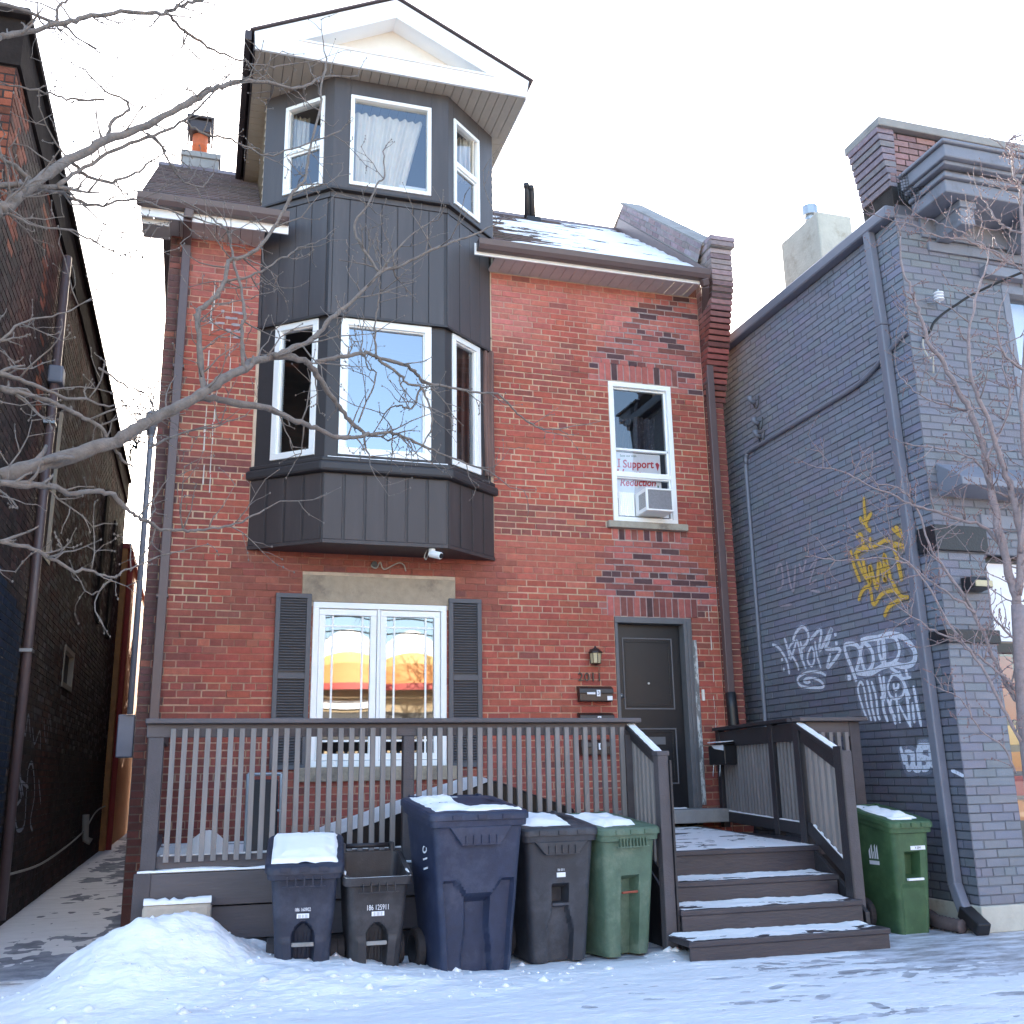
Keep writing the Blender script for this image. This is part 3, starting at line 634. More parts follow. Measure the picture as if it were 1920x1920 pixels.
rects = brick_layout(HX0, HX1, 0.2, HTOP, holes_brick, 3)
# brick-on-end courses over the door, over the upper right window and under its sill
for (a, b, c, d, n) in ((4.11, 5.17, 2.855, 3.072, 14), (4.12, 5.10, 5.55, 5.77, 13), (4.20, 5.02, 3.695, 3.825, 11)):
    w = (b - a) / n
    for i in range(n):
        rects.append((a + i * w + .005, a + (i + 1) * w - .005, c + .004 + random.uniform(0, .01), d - .004, -1))
def hidden_front(r): return r[3] < 1.66 or (r[1] < 2.9 and r[0] > .3 and 3.3 < r[2] < 6.9)
M_TAN, M_PINK, M_GREY, M_SOOT = [tuple(lin(c)) for c in ((200, 168, 140), (188, 136, 124), (168, 152, 148), (92, 80, 78))]
def front_mortar(u, z, c, rng):
    n = float(fbm(np.array([u * 2.1]), np.array([z * 2.1]), 3, 25)[0])
    m = mixc(M_TAN, c, min(.6, max(.0, (n - .52) * 2.4)) if rng.random() < .93 else .65)
    if z > 5.5: m = mixc(m, M_PINK, min(.7, (z - 5.5) * .9))
    if z < 2.9: m = mixc(m, c, .38)
    if 2.85 < z < 3.5 and .2 < u < 3.0: m = mixc(m, SMEAR, .8)
    if 3.2 < z < 3.66 and 2.8 < u < 4.2: m = mixc(m, tuple(lin((176, 108, 92))), .6)
    if in_repair(u, z): m = mixc(M_GREY, M_PINK, rng.random() * .5)
    if u < -.36: m = mixc(m, M_SOOT, .8)
    return jitter(m, rng, .1)
lay_bricks(house, PF, rects, front_colour, 'brick', 300, hidden_front, 4, mortar=front_mortar)

# grey repair mortar over the patched brickwork
mb = MB()
for k in range(60):
    u, z = random.uniform(4.0, 5.35), random.choice((random.uniform(5.6, 6.7), random.uniform(2.85, 3.8)))
    if not in_repair(u, z) or 2.84 < z < 3.10 or 5.5 < z < 5.80 or 3.66 < z < 3.86: continue
    row = round((z - .2) / COURSE)
    zz = .2 + row * COURSE
    mb.box(u, min(u + random.uniform(.06, .25), 5.38), -.0072 - k * .00006, -.0005 - k * .00001, zz - .009, zz + .008)
mb.build('repair_mortar', material('grey_mortar', (156, 140, 136), .9, .2, 20, .5, 80), house, kind='stuff')
# white lime streaks
mb = MB()
for (x, z0, z1, w) in ((-.10, 3.95, 6.1, .022), (-.02, 3.95, 5.1, .014), (.10, 5.2, 5.95, .016), (5.30, 1.15, 2.95, .013), (5.56, 3.3, 5.3, .007)):
    z = z0
    while z < z1:
        L = random.uniform(.05, .22)
        if random.random() < .72:
            xx = x + random.uniform(-.012, .012)
            w2 = w * random.uniform(.4, 1.1)
            mb.add([(xx - w2 / 2, -.0105, z), (xx + w2 / 2, -.0105, z + .01), (xx + w2 * .3, -.0105, z + L), (xx - w2 * .3, -.0105, z + L - .01)], [(0, 1, 2, 3)])
        z += L
mb.build('lime_streaks', material('lime', (206, 196, 186), .9, .2, 20), house, kind='stuff')
# smeared cement repair beside the left downspout
mb = MB()
for k in range(26):
    x, z = .04 + random.gauss(0, .07), 5.76 + random.gauss(0, .06)
    if abs(x - .04) < .05 and abs(z - 5.76) < .05: continue
    zz = .2 + round((z - .2) / COURSE) * COURSE
    mb.box(x, x + random.uniform(.03, .10), -.0078 - k * .00008, -.0005 - k * .00001, zz - random.uniform(.008, .016), zz + random.uniform(.008, .016))
mb.build('cement_patch', material('cement_smear', (168, 156, 156), .9, .2, 20, .5, 60), house, kind='stuff')

# side and rear walls; tall unseen rear block added to shade the alley wall
M['brick_far'] = material('distant_brick', (110, 70, 62), .8, .25, 9, .4, 60)
mb = MB()
mb.box(HX0, HX0 + .2, .02, 17.6, 0, 6.72).box(5.40, 5.60, .02, 17.6, 0, 6.9).box(HX0 + .003, 5.597, 17.4, 17.595, 0, 9.2).box(HX0 + .2, 5.4, 3.3, 17.4, 6.8, 9.28)
mb.prism([(HX0, -.02, 6.72), (HX0, 2.15, 8.72), (HX0, 3.3, 9.25), (HX0, 17.59, 9.25), (HX0, 17.59, 6.72)], (0, 0, 0), (.2, 0, 0))
mb.build('side_wall', 'brick_far', house)

# stone lintel and sills
MB().box(.90, 2.44, -.012, .10, 2.915, 3.18).build('lintel', 'stone', house, bevel=.006)
MB().box(.90, 2.44, -.06, .10, 1.205, 1.335).build('sill', 'stone', house, bevel=.008)
MB().box(4.14, 5.09, -.07, .12, 3.825, 3.90).build('sill', 'stone_sill', house, bevel=.008)

def pane(parent, fr, u0, u1, z0, z1, d, mat, bulge=0.0, n=14, name='pane'):
    ox, oy, ux, uy = fr
    nx, ny = uy, -ux
    mb = MB()
    for j in range(n + 1):
        for i in range(n + 1):
            s, t = i / n * 2 - 1, j / n * 2 - 1
            dd = d - bulge * (1 - s * s) * (1 - t * t)
            u, z = u0 + (u1 - u0) * i / n, z0 + (z1 - z0) * j / n
            mb.v.append((ox + ux * u + nx * dd, oy + uy * u + ny * dd, z))
    for j in range(n):
        for i in range(n):
            a = j * (n + 1) + i
            mb.f.append((a, a + 1, a + n + 2, a + n + 1))
    return mb.build(name, mat, parent, smooth=True)

def frame4(mb, fr, u0, u1, z0, z1, w, d0, d1):
    mb.fbox(fr, u0, u1, z0, z0 + w, d0, d1).fbox(fr, u0, u1, z1 - w, z1, d0, d1)
    mb.fbox(fr, u0, u0 + w, z0 + w, z1 - w, d0, d1).fbox(fr, u1 - w, u1, z0 + w, z1 - w, d0, d1)
    return mb

FRONT = (0, 0, 1, 0)
# --- ground floor casement window
w = frame4(MB(), FRONT, 1.012, 2.348, 1.337, 2.913, .058, -.09, .012).fbox(FRONT, 1.645, 1.675, 1.395, 2.855, -.09, .004).build('window', 'white', house, bevel=.004)
for (a, b) in ((1.074, 1.641), (1.679, 2.286)):
    frame4(MB(), FRONT, a, b, 1.399, 2.851, .062, -.075, -.012).build('sash', 'white', w, bevel=.004)
    pane(w, FRONT, a + .062, b - .062, 1.461, 2.789, -.045, 'glass_old', .0008)
    g = MB()
    for f in (.17, .83):
        u = a + .062 + (b - a - .124) * f
        g.fbox(FRONT, u - .009, u + .009, 1.461, 2.789, -.042, -.036)
    for z in (1.58, 2.685):
        g.fbox(FRONT, a + .062, b - .062, z - .009, z + .009, -.0425, -.0365)
    g.build('muntin', 'white', w)
mb = MB()
mb.box(.7, 2.7, 2.2, 2.22, .9, 3.1).box(.7, 2.7, .1, 2.2, .88, .9).box(.7, 2.7, .1, 2.2, 3.1, 3.12).box(.68, .7, .1, 2.2, .9, 3.1).box(2.7, 2.72, .1, 2.2, .9, 3.1)
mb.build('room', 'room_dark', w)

# --- louvred shutters
for (a, b) in ((.65, .992), (2.366, 2.708)):
    s = MB()
    frame4(s, FRONT, a, b, 1.32, 2.985, .045, .008, .045)
    s.fbox(FRONT, a + .045, b - .045, 2.16, 2.215, .008, .045)
    s.fbox(FRONT, a + .03, b - .03, 1.34, 2.97, .008, .014)
    sh = s.build('shutter', 'shutter', house, bevel=.004)
    l = MB()
    z = 1.372
    while z < 2.93:
        if not 2.145 < z < 2.222:
            l.hexa([(a + .045, -.040, z), (b - .045, -.040, z), (b - .045, -.016, z + .016), (a + .045, -.016, z + .016),
                    (a + .045, -.040, z + .006), (b - .045, -.040, z + .006), (b - .045, -.016, z + .022), (a + .045, -.016, z + .022)])
        z += .0262
    l.build('louvres', 'shutter', sh, kind='stuff')

# --- front door
d = MB().box(4.19, 4.99, .10, .145, .87, 2.80).build('door', 'door', house)
for (a, b, c, e) in ((4.30, 4.885, 1.885, 2.645), (4.30, 4.885, 1.115, 1.69)):
    frame4(MB(), (0, .10, 1, 0), a, b, c, e, .014, 0, .009).build('moulding', 'door_line', d, bevel=.003)
    frame4(MB(), (0, .10, 1, 0), a + .03, b - .03, c + .03, e - .03, .02, 0, .006).build('panel_edge', 'door', d, bevel=.003)
MB().fbox((0, .10, 1, 0), 4.47, 4.75, 1.52, 1.60, 0, .012).build('mail_slot', 'frame_grey', d, bevel=.003)
MB().tube([(4.245, .10, 2.02), (4.245, .05, 2.02), (4.245, .03, 2.02)], [.018, .014, .026], 12).build('knob', 'metal', d, smooth=True)
MB().tube([(4.59, .10, 2.16), (4.59, .09, 2.16)], .012, 10).build('peephole', 'metal', d)
df = MB()
df.box(4.182, 4.216, -.012, .15, .87, 2.79).box(4.982, 5.078, -.020, .02, .87, 2.853).box(4.982, 5.01, .02, .15, .87, 2.79).box(4.182, 4.982, -.018, .15, 2.79, 2.853)
df.box(5.02, 5.05, -.034, -.020, .87, 2.82)
df.build('door_frame', 'frame_grey', house, bevel=.004)
MB().box(4.99, 5.13, -.015, .0, .90, 2.62).build('old_frame_edge', 'flaking', house)
MB().box(4.10, 5.27, -.30, .16, .735, .868).build('threshold', 'concrete', house, bevel=.012)
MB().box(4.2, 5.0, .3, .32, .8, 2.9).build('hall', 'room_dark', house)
text_part('house_number', '2011', .125, 'bronze', house, facing_street(3.875, -.022, 2.205), .006, spacing=1.12)
MB().box(5.155, 5.185, -.028, 0, 1.97, 2.09).build('doorbell', 'cream', house, bevel=.006)

# --- upper right sash window
w = frame4(MB(), FRONT, 4.227, 4.998, 3.903, 5.543, .055, -.09, .010).fbox(FRONT, 4.282, 4.943, 4.425, 4.472, -.085, .0).build('window', 'white', house, bevel=.004)
MB().fbox(FRONT, 4.282, 4.943, 4.742, 4.768, -.086, -.03).build('meeting_rail', 'white', w, bevel=.003)
frame4(MB(), FRONT, 4.282, 4.943, 3.958, 4.425, .014, -.075, -.02).build('sash', 'white', w, bevel=.003)
frame4(MB(), FRONT, 4.282, 4.943, 4.472, 5.488, .022, -.085, -.03).build('sash', 'white', w, bevel=.003)
pane(w, FRONT, 4.304, 4.921, 4.768, 5.466, -.05, 'glass_low', .001)
pane(w, FRONT, 4.304, 4.921, 4.494, 4.742, -.05, 'glass_low', .0005)
pane(w, FRONT, 4.296, 4.929, 4.255, 4.411, -.045, 'glass_low', .0005)
mb = MB()
mb.box(3.9, 5.3, 1.9, 1.92, 3.7, 5.6).box(3.9, 5.3, .1, 1.9, 3.68, 3.70).box(3.9, 5.3, .1, 1.9, 5.6, 5.62).box(3.88, 3.9, .1, 1.9, 3.7, 5.6).box(5.3, 5.32, .1, 1.9, 3.7, 5.6)
mb.build('room', 'room', w)
for (a, b) in ((4.31, 4.505), (4.845, 4.915)):
    ac_side = MB()
    n = max(2, int((b - a) / .022))
    for i in range(n):
        u = a + (b - a) * i / n
        ac_side.add([(u, .045, 3.985), (u + (b - a) / n / 2, .036, 3.985), (u + (b - a) / n, .045, 3.985), (u, .045, 4.255), (u + (b - a) / n / 2, .036, 4.255), (u + (b - a) / n, .045, 4.255)], [(0, 1, 4, 3), (1, 2, 5, 4)])
    ac_side.build('side_curtain', 'white', w)

# --- bay tower
def plan(x0, x1, c0, c1, y): return [(x0, 0.0), (c0, -y), (c1, -y), (x1, 0.0)]
def faces_of(p):
    out = []
    for a, b in zip(p, p[1:]):
        L = math.hypot(b[0] - a[0], b[1] - a[1])
        out.append((((a[0], a[1], (b[0] - a[0]) / L, (b[1] - a[1]) / L)), L))
    return out
def slab(p, z0, z1, name, mat, bevel=.006):
    poly = [(x, y, z0) for x, y in p] + []
    mb = MB()
    back = [(p[-1][0], .3, z0), (p[0][0], .3, z0)]
    mb.prism(poly + back, (0, 0, 0), (0, 0, z1 - z0))
    return mb.build(name, mat, house, bevel=bevel)
def boards(fr, L, z0, z1, d0, d1, width, name, mat, parent, edge=.0):
    n = max(1, round((L - 2 * edge) / width))
    wd = (L - 2 * edge) / n
    for i in range(n):
        u = edge + i * wd
        ox, oy, ux, uy = fr
        e0, e1, e2, e3 = [random.uniform(-.0028, .0028) for _ in range(4)]
        def Q(uu, z, dd): return (ox + ux * uu + uy * dd, oy + uy * uu - ux * dd, z)
        a, b = u + .004, u + wd - .004
        MB().hexa([Q(a, z0, d1 + e0), Q(b, z0, d1 + e1), Q(b, z0, d0), Q(a, z0, d0), Q(a, z1, d1 + e2), Q(b, z1, d1 + e3), Q(b, z1, d0), Q(a, z1, d0)]).build(name, mat, parent, bevel=.003)

skirt_plan = plan(.36, 2.86, 1.02, 2.25, .49)
sk = slab(skirt_plan, 3.402, 4.12, 'bay_skirt', 'tower_dark')
for fr, L in faces_of(skirt_plan):
    n = max(3, round(L / .19))
    wd = L / n
    for i in range(n):
        MB().fbox(fr, i * wd + .006, (i + 1) * wd - .022, 3.44, 4.09, 0, .010).build('board', 'skirt', sk, bevel=.003)
        MB().fbox(fr, (i + 1) * wd - .0185, (i + 1) * wd - .0095, 3.44, 4.09, 0, .007).build('bead', 'skirt', sk)
    MB().fbox(fr, 0.0, L, 3.400, 3.438, 0, .014).build('bottom_trim', 'skirt', sk, bevel=.004)
slab(plan(.30, 2.92, .985, 2.285, .57), 4.10, 4.20, 'bay_ledge', 'tower_dark', .025)
slab(plan(.335, 2.885, 1.0, 2.26, .545), 4.20, 4.245, 'bay_ledge', 'tower_dark', .012)

mid_plan = plan(.385, 2.835, 1.02, 2.215, .505)
mid = MB()
mid_faces = faces_of(mid_plan)
wins = [(.190, .698), (.128, 1.052), (.120, .608)]
for (fr, L), (a, b) in zip(mid_faces, wins):
    mid.fbox(fr, 0, a, 4.245, 5.75, -.06, .0).fbox(fr, b, L, 4.245, 5.75, -.06, .0).fbox(fr, a, b, 4.245, 4.285, -.06, 0).fbox(fr, a, b, 5.722, 5.75, -.06, 0)
mid.build('bay_frame', 'tower_dark', house, bevel=.004)
for k, ((fr, L), (a, b)) in enumerate(zip(mid_faces, wins)):
    fw = .07 if k == 1 else .062
    w = frame4(MB(), fr, a, b, 4.285, 5.722, fw, -.07, .014).build('window', 'white', house, bevel=.004)
    frame4(MB(), fr, a + fw, b - fw, 4.285 + fw, 5.722 - fw, .012, -.06, -.012).build('glazing_bead', 'white', w)
    pane(w, fr, a + fw + .01, b - fw - .01, 4.295 + fw, 5.712 - fw, -.04, 'glass_high' if k == 1 else 'glass', .0012)
mb = MB()
mb.box(.2, 3.0, 1.8, 1.82, 4.0, 5.9).box(.2, 3.0, .0, 1.8, 4.0, 4.02).box(.2, 3.0, 0, 1.8, 5.9, 5.92).box(.18, .2, 0.02, 1.8, 4.0, 5.9).box(3.0, 3.02, .02, 1.8, 4.0, 5.9)
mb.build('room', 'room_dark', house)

up_plan = plan(.365, 2.85, 1.005, 2.23, .53)
up = slab(up_plan, 5.745, 7.13, 'bay_cladding', 'tower_dark')
for fr, L in faces_of(up_plan):
    boards(fr, L, 5.75, 7.04, 0, .010, .172, 'board', 'tower', up, .03)
    MB().fbox(fr, -.004, .028, 5.75, 7.04, 0, .016).build('corner_trim', 'tower', up, bevel=.003)
    MB().fbox(fr, -.002, L + .002, 7.045, 7.11, 0, .018).build('band', 'tower', up, bevel=.003)
    MB().fbox(fr, -.006, L + .006, 5.725, 5.747, 0, .022).build('drip_edge', 'tower_dark', up)
drm_plan = plan(.335, 2.895, 1.005, 2.235, .585)
slab(plan(.315, 2.915, .995, 2.245, .605), 7.112, 7.142, 'bay_ledge', 'tower_dark', .006)
drm = MB()
drm_faces = faces_of(drm_plan)
dw = [(.272, .772, 7.19, 8.25), (.172, 1.040, 7.19, 8.26), (.100, .596, 7.19, 8.235)]
for (fr, L), (a, b, c, e) in zip(drm_faces, dw):
    drm.fbox(fr, 0, a, 7.14, 8.47, -.06, 0).fbox(fr, b, L, 7.14, 8.47, -.06, 0).fbox(fr, a, b, 7.14, c, -.06, 0).fbox(fr, a, b, e, 8.47, -.06, 0)
drm.build('dormer_frame', 'tower', house, bevel=.004)
for k, ((fr, L), (a, b, c, e)) in enumerate(zip(drm_faces, dw)):
    w = frame4(MB(), fr, a, b, c, e, .042, -.07, .016).build('window', 'white', house, bevel=.004)
    if k == 1:
        pane(w, fr, a + .042, b - .042, c + .042, e - .042, -.03, 'glass', .001)
    else:
        MB().fbox(fr, a + .042, b - .042, 7.67, 7.73, -.06, .006).build('meeting_rail', 'white', w, bevel=.003)
        pane(w, fr, a + .042, b - .042, 7.73, e - .042, -.03, 'glass', .0006)
        frame4(MB(), fr, a + .042, b - .042, c + .042, 7.67, .022, -.05, -.015).build('sash', 'white', w, bevel=.003)
        pane(w, fr, a + .064, b - .064, c + .064, 7.648, -.035, 'glass', .0006)
mb = MB()
mb.box(.37, 2.86, 2.2, 2.22, 7.0, 8.45).box(.37, 2.86, .0, 2.2, 7.13, 7.15).box(.37, 2.86, 0, 2.2, 8.43, 8.45)
mb.box(.37, .39, 0.02, 2.2, 7.0, 8.45).box(2.84, 2.86, .02, 2.2, 7.0, 8.45)
mb.build('room', 'room', house)

# --- dormer gable, soffits and roof
def gy(x, z, y=-.80): return (x, y, z)
A_, B_, C_, D_, E_ = (.165, 8.45), (3.065, 8.455), (3.10, 8.665), (1.61, 9.385), (.150, 8.655)
a_, b_, c_ = (.62, 8.648), (2.68, 8.64), (1.61, 9.155)
for poly in ((A_, B_, b_, a_), (A_, a_, c_, D_, E_), (B_, C_, D_, c_, b_)):
    MB().prism([gy(*p) for p in poly], (0, 0, 0), (0, .03, 0)).build('gable_fascia', 'white_fascia', house, bevel=.004)
for p, q in ((a_, b_), (b_, c_), (c_, a_)):
    MB().add([gy(*p, y=-.775), gy(*q, y=-.775), gy(*q, y=-.58), gy(*p, y=-.58)], [(0, 1, 2, 3)]).build('gable_return', 'white_fascia', house)
MB().add([gy(.55, 8.6, -.58), gy(2.75, 8.6, -.58), gy(1.61, 9.2, -.58)], [(0, 1, 2)]).build('gable_panel', 'cream', house)
MB().box(.60, 2.70, -.815, -.80, 8.635, 8.655).build('gable_trim', 'white_fascia', house)
x = .165
while x < 3.06:
    MB().box(x + .003, min(x + .097, 3.065), -.77, .0, 8.452 + random.uniform(0, .002), 8.468).build('soffit_panel', 'soffit', house)
    x += .1
y = .0
while y < 2.3:
    for (p, q) in ((.165, .345), (2.885, 3.065)):
        MB().box(p, q, y + .003, y + .117, 8.452, 8.468).build('soffit_panel', 'soffit', house)
    y += .12
mb = MB()
for s in (0, 1):
    x0, x1 = (.345, .36) if s == 0 else (2.87, 2.885)
    mb.box(x0, x1, 0, 3.2, 6.6, 8.45)
dside = mb.build('dormer_side', 'soffit', house)
for (p, q) in ((.325, .345), (2.885, 2.905)):
    z = 6.9
    while z < 8.42:
        MB().hexa([(p, .02, z), (q, .02, z), (q, 3.1, z), (p, 3.1, z), (p + (.012 if p < 1 else 0), .02, z + .098), (q - (0 if p < 1 else .012), .02, z + .098), (q - (0 if p < 1 else .012), 3.1, z + .098), (p + (.012 if p < 1 else 0), 3.1, z + .098)]).build('siding_board', 'soffit', dside)
        z += .1
for s, (ex, ez) in ((0, E_), (1, C_)):
    o = -.045 if s == 0 else .045
    mb = MB()
    p0, p1 = Vector((ex + o, -.825, ez - .004)), Vector((1.61, -.825, 9.404))
    t = Vector((0, 0, .016))
    e = Vector((0, 4.6, 0))
    mb.hexa([p0, p1, p1 + e, p0 + e, p0 + t, p1 + t, p1 + e + t, p0 + e + t])
    mb.build('dormer_roof', material('dark_shingle', (104, 92, 94), .9, .2, 20), house)
    xa = ex + o
    lo, hi = (xa - .05, xa + .02) if s == 0 else (xa - .02, xa + .05)
    if s == 0: MB().box(lo, hi, -.82, 2.6, ez - .13, ez - .012).build('gutter', 'gutter_dark', house, bevel=.01)
    lo, hi = (.15, .165) if s == 0 else (3.065, 3.08)
    MB().box(lo, hi, -.765, 2.6, 8.45, 8.64).build('side_fascia', 'gutter_dark' if s == 0 else 'white_fascia', house)

# --- main roof
EY, EZ, RY, RZ = -.36, 6.85, 2.15, 8.80
sl = math.hypot(RY - EY, RZ - EZ)
cs, sn = (RY - EY) / sl, (RZ - EZ) / sl
def PR(x, s, h): return (x, EY + s * cs - h * sn, EZ + s * sn + h * cs)
mb = MB()
for (x0, x1) in ((-.86, .40), (2.82, 5.38)):
    mb.hexa([PR(x0, -.04, -.06), PR(x1, -.04, -.06), PR(x1, sl, -.06), PR(x0, sl, -.06), PR(x0, -.04, 0), PR(x1, -.04, 0), PR(x1, sl, 0), PR(x0, sl, 0)])
mb.add([(-.86, RY, RZ), (5.38, RY, RZ), (5.38, 6, 8.3), (-.86, 6, 8.3)], [(0, 1, 2, 3)])
roof = mb.build('roof', 'shutter', house)
sh = MB()
rr = random.Random(5)
row = 0
s = -.045
while s < sl - .02:
    for (x0, x1) in ((-.87, .38), (2.84, 5.38)):
        x = x0 - (row % 2) * .11 - rr.random() * .04
        while x < x1:
            a, b = max(x, x0) + .003, min(x + .22, x1) - .003
            if b - a > .02:
                c = jitter(tuple(lin((104, 88, 84))), rr, .22)
                h0, h1 = .012 + rr.uniform(0, .004), .003
                sh.add([PR(a, s, 0), PR(b, s, 0), PR(b, s + .15, 0), PR(a, s + .15, 0), PR(a, s, h0), PR(b, s, h0), PR(b, s + .15, h1), PR(a, s + .15, h1)],
                       [(4, 5, 6, 7), (0, 1, 5, 4), (1, 2, 6, 5), (3, 0, 4, 7)], c)
            x += .22
    s += .135
    row += 1
sh.build('shingles', 'shingle', roof, kind='stuff')
MB().hexa([(-.88, RY - .1, RZ - .06), (5.38, RY - .1, RZ - .06), (5.38, RY + .1, RZ - .06), (-.88, RY + .1, RZ - .06), (-.88, RY - .02, RZ + .035), (5.38, RY - .02, RZ + .035), (5.38, RY + .02, RZ + .035), (-.88, RY + .02, RZ + .035)]).build('ridge_cap', 'gutter', house)
gp = [(-.362, 6.745), (-.44, 6.745), (-.468, 6.79), (-.482, 6.852), (-.466, 6.852), (-.452, 6.80), (-.43, 6.76), (-.362, 6.76)]
for (x0, x1, fx0, fx1, fz) in ((-.87, .60, -.83, .60, 6.655), (2.60, 5.37, 2.58, 5.30, 6.708)):
    g = MB().prism([(x0, y, z) for y, z in gp], (0, 0, 0), (x1 - x0, 0, 0)).build('gutter', 'gutter', house, bevel=.004)
    MB().box(x0, x0 + .004, -.475, -.36, 6.748, 6.85).build('end_cap', 'gutter', g)
    MB().box(x1 - .004, x1, -.475, -.36, 6.748, 6.85).build('end_cap', 'gutter', g)
    MB().box(fx0, fx1, -.360, -.342, fz, 6.845).build('fascia', 'white_fascia', house)
    x = fx0
    while x < fx1 - .02:
        if not (.36 < x < 2.84 - .12):
            MB().box(x + .003, min(x + .117, fx1), -.342, .03, fz + .009 + rr.uniform(0, .002), fz + .025).build('soffit_panel', 'soffit_grey', house)
        x += .12
MB().hexa([PR(-.84, 0, -.16), PR(-.815, 0, -.16), PR(-.815, sl, -.16), PR(-.84, sl, -.16), PR(-.84, 0, -.062), PR(-.815, 0, -.062), PR(-.815, sl, -.062), PR(-.84, sl, -.062)]).build('rake_board', 'gutter', house)
MB().box(-.815, -.56, -.30, -.02, 6.60, 6.662).build('eave_return', 'soffit_grey', house)

# --- downspouts
def spout(pts, w, dpt, mat, name='downspout', straps=(), label=None):
    mb = MB()
    for a, b in zip(pts, pts[1:]):
        vert = abs(b[2] - a[2]) > max(abs(b[0] - a[0]), abs(b[1] - a[1]))
        mb.bar(a, b, w, dpt, (0, 1, 0) if vert else (0, 0, 1))
    o = mb.build(name, mat, house, bevel=.008, label=label)
    for z in straps:
        x, y = pts[-1][0], pts[-1][1]
        MB().box(x - w * .62, x + w * .62, y - dpt * .54, 0, z, z + .03).build('strap', mat, o)
    return o
spout([(-.37, -.42, 6.75), (-.385, -.40, 6.66), (-.39, -.06, 6.56), (-.39, -.055, .75)], .085, .07, 'gutter', straps=(5.2, 2.9))
spout([(5.30, -.42, 6.75), (5.33, -.39, 6.68), (5.47, -.09, 6.50), (5.472, -.055, 2.03)], .085, .07, 'gutter', straps=(5.6, 3.6))
MB().tube([(5.475, -.055, 2.06), (5.48, -.06, 1.9), (5.492, -.06, 1.55), (5.495, -.06, .8)], .058, 12).build('downspout_sleeve', 'metal_dark', house, smooth=True)

# --- party wall pier, corbels and sloping parapet at the right end
PX0, PX1 = 5.425, 5.672
pc = random.Random(9)
def pier_colour(z, rng):
    t = min(1, max(0, (z - 6.2) / .8))
    c = mixc(RED, BROWN, .7)
    c = mixc(c, tuple(lin((158, 142, 142))), t)
    if rng.random() < .15: c = mixc(c, DARK, .5)
    return jitter(c, rng, .18)
MB().box(PX0 + .012, PX1 - .012, .004, .5, 0, 6.8).build('pier', 'mortar', house)
z = .2
row = 0
while z < 5.40:
    cuts = [PX0, PX1] if row % 2 else [PX0, (PX0 + PX1) / 2, PX1]
    for a, b in zip(cuts, cuts[1:]):
        mb = MB()
        mb.box(a + .005, b - .004, -.006 + pc.uniform(-.002, .002), .2, z + .005, z + COURSE - .005, mixc(pier_colour(z, pc), BROWN, .3))
        mb.build('brick', 'brick', house)
    z += COURSE
    row += 1
k = 0
while z < 7.26:
    st = .40 * min(1, max(0, (z - 5.35) / 1.35))
    if z > 7.18: st = .46
    wx = .02 if z > 7.18 else 0
    mb = MB().box(PX0 + .004 - wx, PX1 + .02 + wx, -st + .02, .3 if z < 6.9 else .2, z, z + COURSE)
    mb.build('mortar_bed', 'concrete' if z > 6.5 else 'mortar_dark', house)
    ys = [-st, -st + .22, -st + .44] if k % 2 else [-st, -st + .11, -st + .33, -st + .55]
    for a, b in zip(ys, ys[1:]):
        if a > .12: continue
        mb = MB()
        mb.box(PX0 - wx, PX1 + .03 + wx, a + .004, min(b, .2) - .004, z + .005, z + COURSE - .006, pier_colour(z, pc))
        mb.build('brick', 'brick', house, bevel=.004)
    z += COURSE
    k += 1
ang = math.atan2(9.24 - 7.42, 2.15 + .06)
ca, sa = math.cos(ang), math.sin(ang)
def PP(u, v, d): return (5.375 - d, -.06 + u * ca - v * sa, 6.98 + u * sa + v * ca)
LP = math.hypot(9.24 - 7.42, 2.21)
mb = MB()
mb.add([PP(0, 0, 0), PP(LP, 0, 0), PP(LP, .38, 0), PP(0, .38, 0)], [(0, 3, 2, 1)])
mb.hexa([PP(0, .36, -.002), PP(LP + .1, .36, -.002), PP(LP + .1, .36, -.32), PP(0, .36, -.32), PP(0, .395, .0), PP(LP + .1, .395, .0), PP(LP + .1, .395, -.32), PP(0, .395, -.32)])
mb.add([PP(0, 0, -.30), PP(LP, 0, -.30), PP(LP, .34, -.30), PP(0, .34, -.30)], [(0, 1, 2, 3)])
mb.add([PP(LP, 0, 0), PP(LP, 0, -.3), PP(LP, .34, -.3), PP(LP, .34, 0)], [(0, 1, 2, 3)])
mb.add([PP(LP, .34, 0), PP(LP, .34, -.3), (5.675, 5.5, 7.6), (5.375, 5.5, 7.6)], [(0, 1, 2, 3)])
mb.build('parapet', 'concrete', house)
prect = []
for rI in range(3):
    u = -(rI % 2) * .11
    while u < LP:
        a, b = max(u, 0) + .004, min(u + .22, LP) - .004
        if b - a > .04: prect.append((a, b, .175 + rI * .068 + .005, .175 + rI * .068 + .062))
        u += .22
prng = random.Random(3)
for r in prect:
    mb = MB()
    brick_geo(mb, PP, r, jitter(mixc(tuple(lin((152, 140, 142))), BROWN, prng.random() * .4), prng, .2), prng)
    mb.build('brick', 'brick', house)
MB().hexa([PP(-.38, -.05, .022), PP(LP, -.05, .022), PP(LP, -.05, 0), PP(-.38, -.05, 0), PP(-.38, .15, .012), PP(LP, .175, .012), PP(LP, .175, 0), PP(-.38, .15, 0)]).build('flashing', 'gutter', house)

